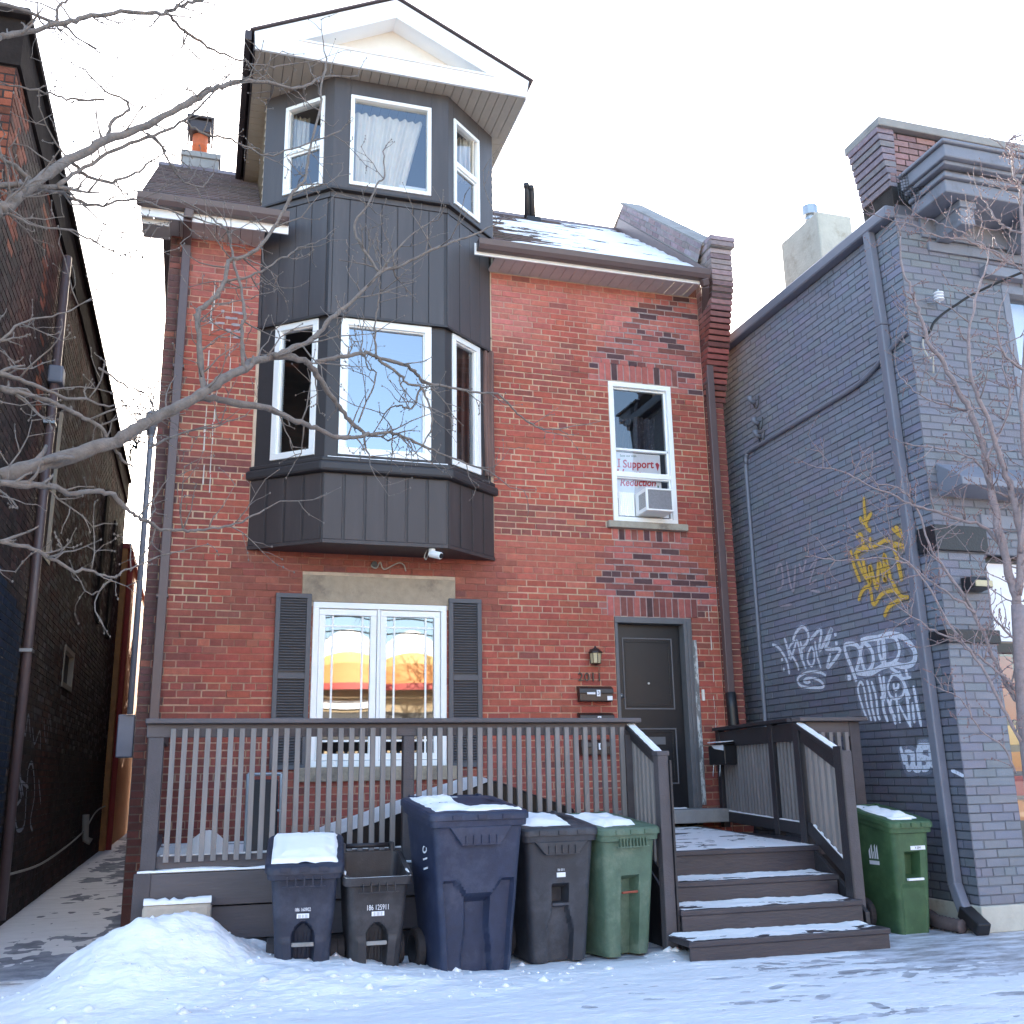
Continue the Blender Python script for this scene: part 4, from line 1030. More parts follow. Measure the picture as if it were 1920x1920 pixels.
# --- chimney, vent pipes, meter and service mast
ch = MB().box(-.62, -.16, 2.5, 2.9, 8.3, 9.28).build('chimney', 'concrete', house, bevel=.01)
MB().box(-.645, -.135, 2.475, 2.925, 9.20, 9.285).build('chimney_cap', 'concrete', ch, bevel=.01)
MB().lathe((-.42, 2.66, 9.285), [(.10, 0), (.10, .16), (.104, .165), (.104, .18), (.10, .185), (.10, .33)], 14).build('flue', 'clay', ch, smooth=True)
mb = MB().box(-.60, -.25, 2.48, 2.84, 9.80, 9.83)
for (x, y) in ((-.58, 2.5), (-.27, 2.5), (-.58, 2.82), (-.27, 2.82)):
    mb.box(x - .012, x + .012, y - .012, y + .012, 9.58, 9.80)
mb.box(-.56, -.29, 2.52, 2.80, 9.62, 9.78)
mb.build('chimney_cowl', 'gutter_dark', ch)
for (x, h) in ((3.99, .43), (4.06, .40)):
    MB().tube([(x, 2.05, 8.6), (x, 2.05, 8.8 + h - .06), (x - .01, 2.03, 8.8 + h - .015), (x - .03, 1.99, 8.8 + h)], [.05, .042, .044, .042], 12).build('vent_pipe', 'metal_dark', house, smooth=True)
MB().box(3.93, 4.12, 1.86, 2.12, 8.58, 8.66).build('vent_flashing', 'metal_dark', house)
MB().box(-.70, -.555, .02, .30, 1.45, 1.83).build('meter_box', 'pipe_grey', house, bevel=.01)
MB().tube([(-.60, -.02, 1.83), (-.60, -.02, 4.5), (-.60, -.02, 4.55)], .028, 10).build('service_mast', 'pipe_grey', house, smooth=True)
MB().tube([(-.60, -.02, 4.5), (-.60, -.02, 4.62), (-.60, -.07, 4.68), (-.60, -.13, 4.64)], [.04, .055, .06, .045], 12).build('weather_head', 'pipe_grey', house, smooth=True)
mb = MB()
for k in range(4):
    p = catmull([(-.60, -.13, 4.62), (-.68 - .03 * k, -.2, 4.45), (-.72, -.1 + .05 * k, 4.30 + .03 * k), (-.74 - .03 * k, .2, 4.45), (-.9, 1.4 + k * .2, 4.75)], 6)
    mb.tube(p, .007, 5)
mb.build('service_wires', 'cable', house)
# ------------------------------------------------------------------ porch
porch = empty('porch', (2.3, -1.2, 0.0), 0, 'dark stained wooden front porch with slatted railing and four steps', 'porch')
def deck_z(y): return .64 + (y + 2.31) * .026
y = -2.31
while y < -.02:
    y1 = min(y + .136, -.02)
    MB().hexa([(-.345, y, deck_z(y) - .04), (4.97, y, deck_z(y) - .04), (4.97, y1, deck_z(y1) - .04), (-.345, y1, deck_z(y1) - .04),
               (-.345, y, deck_z(y)), (4.97, y, deck_z(y)), (4.97, y1, deck_z(y1)), (-.345, y1, deck_z(y1))]).build('deck_board', 'porch_x', porch, bevel=.004)
    y += .142
MB().box(4.98, 5.5, -2.25, -.05, .56, .62).build('side_landing', 'porch_x', porch)
MB().box(-.350, 3.42, -2.335, -2.312, .415, .632).build('skirt_board', 'porch_x', porch, bevel=.004)
MB().box(-.340, 3.42, -2.318, -2.295, .19, .405).build('skirt_board', 'porch_x', porch, bevel=.004)
MB().box(-.340, 3.42, -2.29, -2.27, .0, .18).build('skirt_board', 'porch_dark', porch)
MB().box(-.345, -.32, -2.29, -.05, .0, .60).build('side_skirt', 'porch', porch)
MB().box(-.36, -.25, -2.345, -2.335, .0, .64).build('corner_board', 'porch', porch, bevel=.004)
def post(x0, x1, y0, y1, z0, z1, mat='porch', cap=False):
    o = MB().box(x0, x1, y0, y1, z0, z1).build('post', mat, porch, bevel=.006)
    if cap:
        MB().box(x0 - .008, x1 + .008, y0 - .008, y1 + .008, z1 - .012, z1 + .022).build('post_cap', mat, o, bevel=.006)
    return o
post(-.328, -.226, -2.275, -2.17, .60, 1.54)
post(1.486, 1.570, -2.265, -2.18, .64, 1.54)
post(3.283, 3.383, -2.275, -2.17, .60, 1.54)
MB().box(-.345, 3.40, -2.245, -2.195, 1.541, 1.633).build('top_rail', 'porch_x', porch, bevel=.005)
MB().box(-.357, 3.415, -2.315, -2.125, 1.635, 1.670).build('rail_cap', 'porch_x', porch, bevel=.008)
for (a, b) in ((-.226, 1.486), (1.570, 3.283)):
    MB().box(a, b, -2.245, -2.20, .655, .738).build('bottom_rail', 'porch_x', porch, bevel=.004)
bal = None
def baluster(x, z0, z1, y=-2.245, mat='baluster'):
    global bal
    w = .0185
    jx = random.uniform(-.003, .003)
    o = MB().hexa([(x - w + jx, y - .018, z0), (x + w + jx, y - .018, z0), (x + w + jx, y + .018, z0), (x - w + jx, y + .018, z0),
                   (x - w, y - .018, z1), (x + w, y - .018, z1), (x + w, y + .018, z1), (x - w, y + .018, z1)]).build('baluster', mat, porch, bevel=.003)
x = -.165
while x < 1.475:
    baluster(x, .70, 1.60, -2.266); x += .0787
x = 1.607
while x < 3.27:
    baluster(x, .70, 1.60, -2.266); x += .0785
# rail along the left end of the deck
MB().box(-.30, -.25, -2.17, -.03, 1.541, 1.633).build('top_rail', 'porch', porch)
MB().box(-.36, -.19, -2.125, -.02, 1.635, 1.668).build('rail_cap', 'porch', porch)
MB().box(-.30, -.25, -2.17, -.03, .70, .78).build('bottom_rail', 'porch', porch)
y = -2.08
while y < -.08:
    MB().box(-.318, -.282, y - .018, y + .018, .72, 1.58).build('baluster', 'baluster', porch)
    y += .085

# steps
TR = [(.447, -2.68, 3.40, 4.87), (.293, -3.00, 3.345, 4.85), (.137, -3.32, 3.24, 4.83)]
prev_y, prev_z = -2.325, .60
MB().box(3.42, 4.95, -2.345, -2.315, .425, .605).build('riser', 'step', porch, bevel=.004)
MB().box(3.42, 4.96, -2.365, -2.31, .602, .642).build('nosing', 'step', porch, bevel=.008)
for i, (z, y, x0, x1) in enumerate(TR):
    back = (-2.345, -2.67, -2.99)[i]
    MB().box(x0, x1, y, back - .002, z - .04, z).build('tread', 'step', porch, bevel=.008)
    zb = (.255, .10, -.02)[i]
    MB().box(x0 + .01, x1 - .01, y + .012, y + .034, zb, z - .041).build('riser', 'step', porch, bevel=.003)
for xs in (3.375, 4.895):
    MB().prism([(xs, -2.33, .62), (xs, -2.33, .0), (xs, -2.97, .0), (xs, -2.97, .20)], (-.02, 0, 0), (.018, 0, 0)).build('stringer', 'porch_dark', porch, bevel=.004)
# left stair rail
post(3.250, 3.335, -2.945, -2.86, .0, 1.375, 'porch', True)
MB().box(3.337, 3.352, -2.96, -2.85, .0, 1.33).build('post_face', 'porch_dark', porch)
MB().bar((3.345, -2.20, 1.615), (3.315, -2.865, 1.355), .085, .035).build('hand_rail', 'porch_dark', porch, bevel=.006)
MB().bar((3.345, -2.26, 1.55), (3.312, -2.865, 1.31), .035, .085).build('stair_top_rail', 'porch_dark', porch, bevel=.004)
MB().bar((3.345, -2.26, .74), (3.312, -2.865, .46), .035, .085).build('stair_bottom_rail', 'porch_dark', porch, bevel=.004)
for k in range(7):
    t = (k + .6) / 7.2
    y = -2.26 - .605 * t
    x = 3.352 - .033 * t
    MB().box(x - .018, x + .018, y - .018, y + .018, .74 - .28 * t, 1.56 - .245 * t).build('baluster', 'baluster', porch)
# right side rail, from the house wall to the head of the steps
ra, rb = Vector((5.27, -.14, 0)), Vector((4.955, -2.17, 0))
def rp(t, z): p = ra.lerp(rb, t); return (p.x, p.y, z)
for t in (0.0, .70):
    p = rp(t, 0)
    post(p[0] - .035, p[0] + .035, p[1] - .04, p[1] + .04, .68, 1.655, 'porch_dark')
post(4.900, 4.990, -2.215, -2.125, .25, 1.64, 'porch_dark', False)
MB().bar(rp(-.02, 1.665), rp(1.0, 1.665), .14, .032).build('rail_cap', 'porch_dark', porch, bevel=.006)
MB().bar(rp(0, 1.56), rp(1.0, 1.56), .04, .15).build('top_rail', 'porch_dark', porch, bevel=.004)
MB().bar(rp(0, .79), rp(1.0, .755), .04, .10).build('bottom_rail', 'porch_dark', porch, bevel=.004)
for k in range(25):
    t = .03 + .94 * k / 24
    p = rp(t, 0)
    MB().box(p[0] + .012, p[0] + .048, p[1] - .018, p[1] + .018, .76, 1.60).build('baluster', 'baluster', porch)
# short return rail and its corner post
post(5.415, 5.515, -2.22, -2.12, .0, 1.64, 'porch', False)
MB().box(4.89, 5.56, -2.29, -2.07, 1.642, 1.676).build('rail_cap', 'porch_x', porch, bevel=.008)
MB().box(4.99, 5.415, -2.215, -2.165, 1.515, 1.640).build('top_rail', 'porch_x', porch, bevel=.004)
MB().box(4.99, 5.415, -2.215, -2.165, .655, .738).build('bottom_rail', 'porch_x', porch, bevel=.004)
for k in range(5):
    baluster(5.045 + k * .078, .70, 1.55, -2.235)
MB().box(4.99, 5.42, -2.20, -2.18, .0, .60).build('skirt_board', 'porch_dark', porch)
# right stair rail
post(4.845, 4.935, -2.905, -2.815, .09, 1.385, 'porch', False)
MB().box(4.830, 4.8445, -2.91, -2.81, .09, 1.42).build('post_face', 'porch_dark', porch, bevel=.003)
MB().bar((4.925, -2.19, 1.615), (4.875, -2.83, 1.365), .085, .035).build('hand_rail', 'porch_dark', porch, bevel=.006)
MB().bar((4.935, -2.22, 1.54), (4.885, -2.83, 1.28), .04, .12).build('stair_top_rail', 'porch_dark', porch, bevel=.004)
MB().bar((4.935, -2.22, .78), (4.885, -2.83, .46), .04, .10).build('stair_bottom_rail', 'porch_dark', porch, bevel=.004)
for k in range(6):
    t = (k + .6) / 6.2
    y = -2.22 - .60 * t
    x = 4.952 - .05 * t
    MB().box(x - .018, x + .018, y - .018, y + .018, .76 - .31 * t, 1.56 - .26 * t).build('baluster', 'baluster', porch)

# ------------------------------------------------------------------ snow helpers
def snow_sheet(name, x0, x1, y0, y1, base, amount, res, mat='snow', parent=None, label=None, cat=None, maxh=None, lip=0.0):
    """a bumpy sheet of snow: only the places where the snow is deeper than nothing are kept"""
    nx, ny = max(2, int((x1 - x0) / res)), max(2, int((y1 - y0) / res))
    X, Y = np.meshgrid(np.linspace(x0, x1, nx + 1), np.linspace(y0, y1, ny + 1))
    H = amount(X, Y)
    Z = base(X, Y) + np.maximum(H, -.004)
    verts = np.stack([X, Y, Z], -1).reshape(-1, 3)
    ok = H.reshape(-1) > -.0015
    idx = np.arange((nx + 1) * (ny + 1)).reshape(ny + 1, nx + 1)
    q = np.stack([idx[:-1, :-1], idx[:-1, 1:], idx[1:, 1:], idx[1:, :-1]], -1).reshape(-1, 4)
    q = q[ok[q].any(1)]
    used = np.unique(q)
    remap = -np.ones(len(verts), int)
    remap[used] = np.arange(len(used))
    mb = MB()
    mb.v = [tuple(v) for v in verts[used]]
    mb.f = [tuple(f) for f in remap[q]]
    if not mb.v: return None
    return mb.build(name, mat, parent, smooth=True, label=label, cat=cat, kind='stuff')
def sstep(a, b, x):
    t = np.clip((x - a) / (b - a), 0, 1)
    return t * t * (3 - 2 * t)

# deck and step snow
def deck_amt(X, Y):
    n = .6 * fbm(X * 3.0, Y * 7.0, 4, 3) + .4 * fbm(X * 14, Y * 30, 3, 4)
    edge = np.minimum(np.minimum(X + .33, 4.95 - X), np.minimum(Y + 2.355, -.05 - Y))
    lump = .20 * np.exp(-((X - .12) / .17) ** 2 - ((Y + 1.95) / .18) ** 2) + .07 * np.exp(-((X + .1) / .25) ** 2 - ((Y + 1.7) / .4) ** 2) + .06 * np.exp(-((X - .8) / .6) ** 2 - ((Y + 1.95) / .15) ** 2)
    return (n - .475) * .022 + lump - .03 * (1 - sstep(0, .05, edge))
snow_sheet('snow_on_deck', -.33, 4.95, -2.355, -.05, lambda X, Y: deck_z(np.maximum(Y, -2.31)) + .0015, deck_amt, .025, label='thin patchy snow lying on the porch deck', cat='snow')
for i, (z, y, x0, x1) in enumerate(TR):
    back = (-2.345, -2.67, -2.99)[i]
    def amt(X, Y, y=y, back=back, i=i, x0=x0, x1=x1):
        n = fbm(X * 4 + i * 9, Y * 9, 4, 21 + i)
        n = .65 * n + .35 * fbm(X * 22, Y * 40, 3, 91 + i)
        return (n - .45 - .16 * sstep(back - .16, y, Y) * sstep(x0, x1, X)) * .026 + .009 * sstep(back - .16, back, Y) - .03 * (1 - sstep(0, .03, np.minimum(X - x0, x1 - X)))
    snow_sheet('snow_on_step', x0, x1, y + .004, back - .006, lambda X, Y, z=z: X * 0 + z + .001, amt, .018,
               label=('thin snow on the upper step below the deck', 'thin snow on the middle step', 'thin snow on the lowest and widest step')[i], cat='snow')
def ridge_snow(name, pts, w, h, label):
    mb = MB()
    n = 10
    P = [Vector(p) for p in pts]
    for i, p in enumerate(P):
        d = (P[min(i + 1, len(P) - 1)] - P[max(0, i - 1)]).normalized()
        s = d.cross(Vector((0, 0, 1))).normalized()
        hh = h * random.uniform(.65, 1.2)
        ww = w * random.uniform(.85, 1.0)
        for j in range(n + 1):
            a = math.pi * j / n
            mb.v.append(tuple(p + s * (math.cos(a) * ww / 2) + Vector((0, 0, math.sin(a) ** .6 * hh))))
    for i in range(len(P) - 1):
        for j in range(n):
            a = i * (n + 1) + j
            mb.f.append((a, a + 1, a + n + 2, a + n + 1))
    return mb.build(name, 'snow', None, smooth=True, label=label, cat='snow', kind='stuff')
def between(a, b, n): return [tuple(Vector(a).lerp(Vector(b), i / n)) for i in range(n + 1)]
ridge_snow('snow_strip', between((-.34, -2.322, .641), (3.3, -2.322, .641), 60), .028, .018, 'snow strip along the top edge of the porch skirt board')
ridge_snow('snow_strip', between((3.35, -2.22, 1.630), (3.318, -2.84, 1.382), 14), .07, .014, 'snow on the left stair hand rail')
ridge_snow('snow_strip', between((4.925, -2.22, 1.624), (4.878, -2.80, 1.398), 14), .07, .014, 'snow on the right stair hand rail')
ridge_snow('snow_strip', between(rp(.05, .842), rp(.98, .806), 30), .035, .010, 'snow on the bottom rail of the right side railing')
ridge_snow('snow_strip', between((4.934, -2.30, .795), (4.886, -2.82, .515), 10), .03, .008, 'snow on the lower sloping rail of the right stair railing')
ridge_snow('snow_strip', between((-.2, -2.222, .739), (1.48, -2.222, .739), 40), .035, .012, 'snow on the bottom rail of the long front railing')
ridge_snow('snow_strip', between((4.3, -.02, .869), (4.9, .03, .869), 12), .10, .012, 'snow on the door threshold')
ridge_snow('snow_strip', between((1.05, -.525, 4.246), (2.24, -.52, 4.246), 24), .03, .010, 'snow line on the ledge of the bay')
def roof_amt(X, Y):
    s = (Y - EY) / cs
    n = fbm(X * 2.2, s * 7.5, 5, 44)
    m = .57 - .20 * sstep(3.1, 4.9, X) + .18 * sstep(2.0, 3.1, s) - .06 * sstep(1.4, .2, s)
    return (n - m) * .05 - .02 * (1 - sstep(3.05, 3.25, X))
snow_sheet('snow_on_roof', 3.0, 5.36, EY, RY - .1, lambda X, Y: EZ + (Y - EY) / cs * sn + .016, roof_amt, .02, label='patchy snow on the right roof slope beside the bay tower', cat='snow')

# ------------------------------------------------------------------ small things on the house and porch
def mailbox(x0, x1, z0, z1, label, number=None, sticker=True):
    r = empty('mailbox', ((x0 + x1) / 2, 0, z0), 0, label, 'mailbox', 'mailboxes beside the door')
    zc = z1 - .035
    MB().box(x0, x1, -.095, -.012, z0, zc).build('body', 'bronze', r, bevel=.010)
    MB().prism([(x0 - .006, -.012, z1), (x0 - .006, -.05, z1 - .004), (x0 - .006, -.102, zc + .006), (x0 - .006, -.108, zc - .045), (x0 - .006, -.098, zc - .045), (x0 - .006, -.012, zc)],
               (0, 0, 0), (x1 - x0 + .012, 0, 0)).build('lid', 'bronze', r, bevel=.006)
    if number:
        MB().box((x0 + x1) / 2 - .002, (x0 + x1) / 2 + .038, -.112, -.1085, z0 + .05, z0 + .115).build('label', 'sticker', r)
        text_part('number', number, .055, 'ink', r, facing_street((x0 + x1) / 2 + .018, -.1125, z0 + .082), .0006)
    if sticker:
        MB().box(x1 - .065, x1 - .008, -.100, -.0955, z0 + .012, z0 + .055).build('label', 'sticker', r)
        MB().box(x0 + .075, x0 + .165, -.1125, -.1085, z0 + .07, z0 + .092).build('paper', 'sticker', r)
    return r
mailbox(3.728, 4.094, 1.955, 2.115, 'brown mailbox numbered 3 under the house number', '3')
mailbox(3.728, 4.094, 1.69, 1.845, 'middle brown mailbox half hidden by the porch rail', '2', False)
mailbox(3.728, 4.094, 1.42, 1.575, 'lowest brown mailbox seen between the balusters', '1', False)
lan = empty('wall_lantern', (3.92, 0, 2.33), 0, 'small bronze lantern on the wall beside the front door', 'lamp')
MB().box(3.885, 3.955, -.02, -.006, 2.40, 2.50).build('back_plate', 'bronze', lan, bevel=.005)
MB().lathe((3.92, -.085, 2.335), [(.022, 0), (.055, .012), (.062, .11), (.060, .118)], 8).build('lamp_glass', 'lamp_glass', lan)
MB().lathe((3.92, -.085, 2.45), [(.078, 0), (.075, .012), (.04, .045), (.012, .058), (.008, .075)], 8).build('lamp_hood', 'bronze', lan)
mb = MB()
for k in range(8):
    a = k * math.pi / 4
    mb.tube([(3.92 + .058 * math.cos(a), -.085 + .058 * math.sin(a), 2.345), (3.92 + .065 * math.cos(a), -.085 + .065 * math.sin(a), 2.455)], .0045, 5)
mb.lathe((3.92, -.085, 2.322), [(.01, 0), (.03, .010), (.058, .018)], 8)
mb.build('cage', 'bronze', lan)
MB().tube([(3.92, -.015, 2.47), (3.92, -.05, 2.50), (3.92, -.085, 2.51)], .009, 6).build('arm', 'bronze', lan)
sc = empty('security_camera', (2.12, -.44, 3.40), 0, 'white security camera hung under the bay', 'camera')
MB().lathe((2.10, -.44, 3.375), [(.035, 0), (.035, .025)], 14).build('mount', 'white', sc, smooth=False)
MB().tube([(2.10, -.44, 3.38), (2.11, -.46, 3.35)], .012, 8).build('joint', 'white', sc)
MB().tube([(2.085, -.43, 3.355), (2.17, -.53, 3.315)], [.036, .036], 14).build('body', 'white', sc, bevel=.006)
MB().tube([(2.171, -.531, 3.3145), (2.173, -.534, 3.3135)], .026, 14).build('lens', 'metal_dark', sc)
MB().tube(catmull([(2.06, -.40, 3.40), (2.03, -.42, 3.33), (2.05, -.40, 3.30), (2.09, -.35, 3.39)], 6), .005, 5).build('cable', 'pale_cable', sc)
wl_ = empty('loose_cable', (1.68, 0, 3.30), 0, 'loose looped cable hanging on the wall above the ground floor window', 'cable')
MB().tube(catmull([(1.60, -.02, 3.34), (1.57, -.03, 3.29), (1.62, -.03, 3.27), (1.66, -.03, 3.33), (1.70, -.03, 3.26), (1.84, -.03, 3.33), (1.90, -.03, 3.31), (1.92, -.03, 3.25)], 8), .007, 6).build('loop', 'pale_cable', wl_, smooth=True)
MB().tube([(1.60, -.0, 3.31), (1.60, -.035, 3.31)], .03, 12).build('junction', 'metal_dark', wl_)
acr = empty('air_conditioner', (4.68, -.2, 3.98), 0, 'white window air conditioner jutting from the upper right window', 'air conditioner')
MB().box(4.515, 4.842, -.24, .30, 3.985, 4.245).build('case', 'white', acr, bevel=.008)
frame4(MB(), (0, -.24, 1, 0), 4.520, 4.837, 3.99, 4.24, .016, 0, .008).build('rear_frame', 'white', acr, bevel=.003)
MB().box(4.54, 4.818, -.2415, -.239, 4.008, 4.222).build('coil', material('ac_coil', (128, 120, 122), .6, .25, 40), acr)
mb = MB()
for k in range(26):
    x = 4.545 + k * .0105
    mb.box(x, x + .002, -.2445, -.2415, 4.01, 4.22)
mb.build('fins', 'metal', acr, kind='stuff')
mb = MB()
for k in range(9):
    mb.box(4.5135, 4.515, -.22 + k * .02, -.212 + k * .02, 4.03, 4.20)
mb.build('side_slots', 'metal_dark', acr, kind='stuff')
sg = empty('window_sign', (4.61, .14, 4.2), 0, 'white sign reading I Support Harm Reduction in the upper right window', 'sign')
MB().box(4.318, 4.862, .085, .089, 4.20, 4.735).build('board', 'sticker', sg)
for (t, x, z, s, sh_, m) in (('Save our sites', 4.47, 4.698, .040, 0, 'green_ink'), ('Support', 4.585, 4.605, .130, .1, 'red_ink'), ('Harm', 4.46, 4.482, .15, .25, 'red_ink'), ('Reduction', 4.57, 4.388, .118, .25, 'red_ink')):
    o = text_part('lettering', t, s, m, sg, facing_street(x, .0835, z) @ Matrix.Rotation(R(3), 4, 'Z'), .0008, sh_, 1.0, .0028 if m == 'red_ink' else 0.0, sx=.9)
MB().prism([(4.335, .083, 4.555), (4.367, .083, 4.555), (4.367, .083, 4.567), (4.360, .083, 4.567), (4.363, .083, 4.645), (4.372, .083, 4.645), (4.372, .083, 4.657), (4.340, .083, 4.657), (4.340, .083, 4.645), (4.348, .083, 4.645), (4.345, .083, 4.567), (4.335, .083, 4.567)], (0, 0, 0), (0, .001, 0)).build('lettering', 'red_ink', sg)
MB().prism([(4.80, .0835, 4.63), (4.825, .0835, 4.54), (4.85, .0835, 4.62), (4.825, .0835, 4.645)], (0, 0, 0), (0, .001, 0)).build('drawing', 'red_ink', sg)
for (x, z) in ((4.79, 4.40), (4.82, 4.36), (4.78, 4.32), (4.835, 4.30)):
    MB().lathe((0, 0, 0), [(.001, -.0004), (.016, 0), (.001, .0004)], 10).build('drawing', 'green_ink', sg, basis=Matrix.Translation((x, .0835, z)) @ Matrix.Rotation(R(90), 4, 'X') @ Matrix.Scale(.6, 4, (1, 0, 0)))
# hangings behind the upper pane
def drape(name, x0, x1, y, z0, z1, mat, label, waves, amp, taper=0.0, cat='curtain'):
    mb = MB()
    n, k = 60, 20
    for j in range(k + 1):
        t = j / k
        for i in range(n + 1):
            s = i / n
            w = (x1 - x0) * (1 - taper * t)
            x = x0 + w * s
            mb.v.append((x, y + amp * math.sin(s * waves * 2 * math.pi + .6 * math.sin(3 * t)) * (.6 + .4 * t) + .01 * math.sin(s * 31 + t * 4), z1 + (z0 - z1) * t + (.02 * abs(math.sin(s * waves * math.pi)) if j == 0 else 0)))
    for j in range(k):
        for i in range(n):
            a = j * (n + 1) + i
            mb.f.append((a, a + n + 1, a + n + 2, a + 1))
    return mb.build(name, mat, None, smooth=True, label=label, cat=cat)
drape('curtain', 1.22, 1.98, -.42, 7.22, 8.16, 'curtain', 'white curtain drawn half across the middle window of the top bay', 9, .03, .28)
drape('curtain', 4.31, 4.62, .30, 4.72, 5.20, material('dark_cloth', (46, 42, 48), .9, .3, 20), 'dark patterned cloth hanging behind the upper right window', 4, .03, .2)
drape('curtain', 4.66, 4.93, .32, 4.72, 5.24, material('dark_floral_cloth', (56, 50, 56), .9, .5, 30, dirt=(150, 150, 140), dirt_scale=30, dirt_lo=.6, dirt_hi=.7), 'dark floral cloth hanging at the right side of the upper right window', 4, .03, .1)
drape('curtain', 2.45, 2.86, -.08, 4.30, 5.70, 'curtain_brown', 'brown curtain behind the right pane of the middle bay', 6, .02, 0)
drape('curtain', .62, .80, -.12, 7.6, 8.2, 'curtain', 'white cloth behind the upper left pane of the top bay', 4, .02, 0)
drape('curtain', 2.42, 2.62, -.22, 7.66, 8.2, 'curtain', 'white cloth behind the right pane of the top bay', 4, .02, 0)
MB().box(1.72, 2.02, -.50, -.38, 7.16, 7.33).build('cardboard_box', 'sticker', None, bevel=.004, label='white box on the sill of the top bay window', cat='box')
fan = empty('desk_fan', (2.08, -.45, 7.15), 0, 'small desk fan standing beside the white box in the top bay', 'fan')
MB().lathe((2.08, -.45, 7.15), [(.06, 0), (.055, .015), (.015, .03), (.012, .12)], 14).build('stand', 'cream', fan, smooth=True)
MB().tube([(2.08, -.49, 7.30), (2.08, -.44, 7.30)], [.075, .07], 18).build('guard', 'cream', fan)
MB().tube([(2.06, -.43, 7.30), (2.055, -.42, 7.50)], .012, 8).build('stem', 'cream', fan)

# porch contents
mb = MB().prism([(.55, -1.95, .67), (2.18, -1.95, 1.19), (2.30, -1.95, 1.20), (2.95, -1.95, .97), (2.97, -1.95, .92), (2.25, -1.95, .67)], (0, 0, 0), (0, .75, 0))
tc = mb.build('tarpaulin', 'metal_dark', None, bevel=.02, label='black cover over stored furniture on the porch with snow on its long slope', cat='tarpaulin')
mb = MB()
nn = 40
for i in range(nn + 1):
    for j in range(13):
        t, s = i / nn, j / 12
        x, z = .53 + 1.73 * t, .672 + .535 * t + .035 + .018 * float(noise2(np.array([t * 9.]), np.array([s * 4.]), 3)[0])
        e = min(s, 1 - s, t * 3, (1 - t) * 4)
        z -= .05 * (1 - min(1, e / .12))
        mb.v.append((x, -1.97 + .79 * s, z))
for i in range(nn):
    for j in range(12):
        a = i * 13 + j
        mb.f.append((a, a + 13, a + 14, a + 1))
mb.build('snow_layer', 'snow', tc, smooth=True)
gr = empty('folded_trolley', (.52, -1.5, .66), 0, 'slim black folded trolley standing on the porch behind the railing', 'trolley')
mb = MB()
for x in (.40, .66):
    mb.tube([(x, -1.55, .67), (x, -1.40, 1.28)], .014, 8)
mb.tube([(.40, -1.40, 1.28), (.66, -1.40, 1.28)], .014, 8).tube([(.40, -1.47, 1.0), (.66, -1.47, 1.0)], .012, 8)
mb.build('frame', 'metal', gr)
MB().hexa([(.42, -1.56, .68), (.64, -1.56, .68), (.64, -1.50, .68), (.42, -1.50, .68), (.42, -1.43, 1.24), (.64, -1.43, 1.24), (.64, -1.37, 1.24), (.42, -1.37, 1.24)]).build('bag', 'metal_dark', gr, bevel=.02)
hb = empty('letter_box', (5.2, -.5, 1.3), 0, 'black letter box with flyers fixed to the right porch railing', 'mailbox')
MB().box(5.06, 5.20, -.60, -.26, 1.30, 1.49).build('body', 'metal_dark', hb, bevel=.01)
MB().hexa([(5.03, -.62, 1.495), (5.22, -.62, 1.51), (5.22, -.24, 1.51), (5.03, -.24, 1.495), (5.03, -.62, 1.502), (5.22, -.62, 1.517), (5.22, -.24, 1.517), (5.03, -.24, 1.502)]).build('lid', 'metal_dark', hb)
MB().hexa([(5.02, -.60, 1.518), (5.2, -.58, 1.53), (5.2, -.30, 1.53), (5.02, -.33, 1.518), (5.02, -.60, 1.527), (5.2, -.58, 1.538), (5.2, -.30, 1.538), (5.02, -.33, 1.527)]).build('flyer', 'sticker', hb)
MB().hexa([(5.045, -.60, 1.44), (5.055, -.60, 1.44), (5.055, -.42, 1.46), (5.045, -.42, 1.46), (5.045, -.60, 1.495), (5.055, -.60, 1.495), (5.055, -.36, 1.495), (5.045, -.36, 1.495)]).build('flyer', 'sticker', hb)
mb = MB()
for y in (-.50, -.36):
    mb.tube(catmull([(5.06, y, 1.30), (5.05, y, 1.22), (5.03, y - .03, 1.19), (5.02, y - .05, 1.24)], 5), .004, 5)
mb.build('newspaper_hooks', 'metal', hb)
bk = empty('ornamental_block', (-.06, -2.45, .1), 0, 'pale stone block with dark leaf pattern half buried in the snow bank', 'stone block')
MB().box(-.285, .155, -2.50, -2.40, .05, .455).build('body', material('pale_stone', (190, 176, 160), .85, .12, 10, .4, 60), bk, bevel=.03)
lr = random.Random(2)
M['dark_leaf'] = material('dark_leaf', (54, 40, 42), .7, 0)
for k in range(26):
    x, z = lr.uniform(-.28, -.02), lr.uniform(.16, .38)
    if z > .36 - (x + .28) * .5: continue
    a = lr.uniform(0, math.pi)
    MB().lathe((0, 0, 0), [(.001, -.003), (.022, 0), (.001, .003)], 8).build('leaf', 'dark_leaf', bk, basis=Matrix.Translation((x, -2.502, z)) @ Matrix.Rotation(R(90), 4, 'X') @ Matrix.Rotation(a, 4, 'Z') @ Matrix.Scale(.5, 4, (1, 0, 0)))
ridge_snow('snow_strip', between((-.28, -2.45, .452), (.15, -2.45, .452), 16), .11, .035, 'snow cap on the pale ornamental stone block')
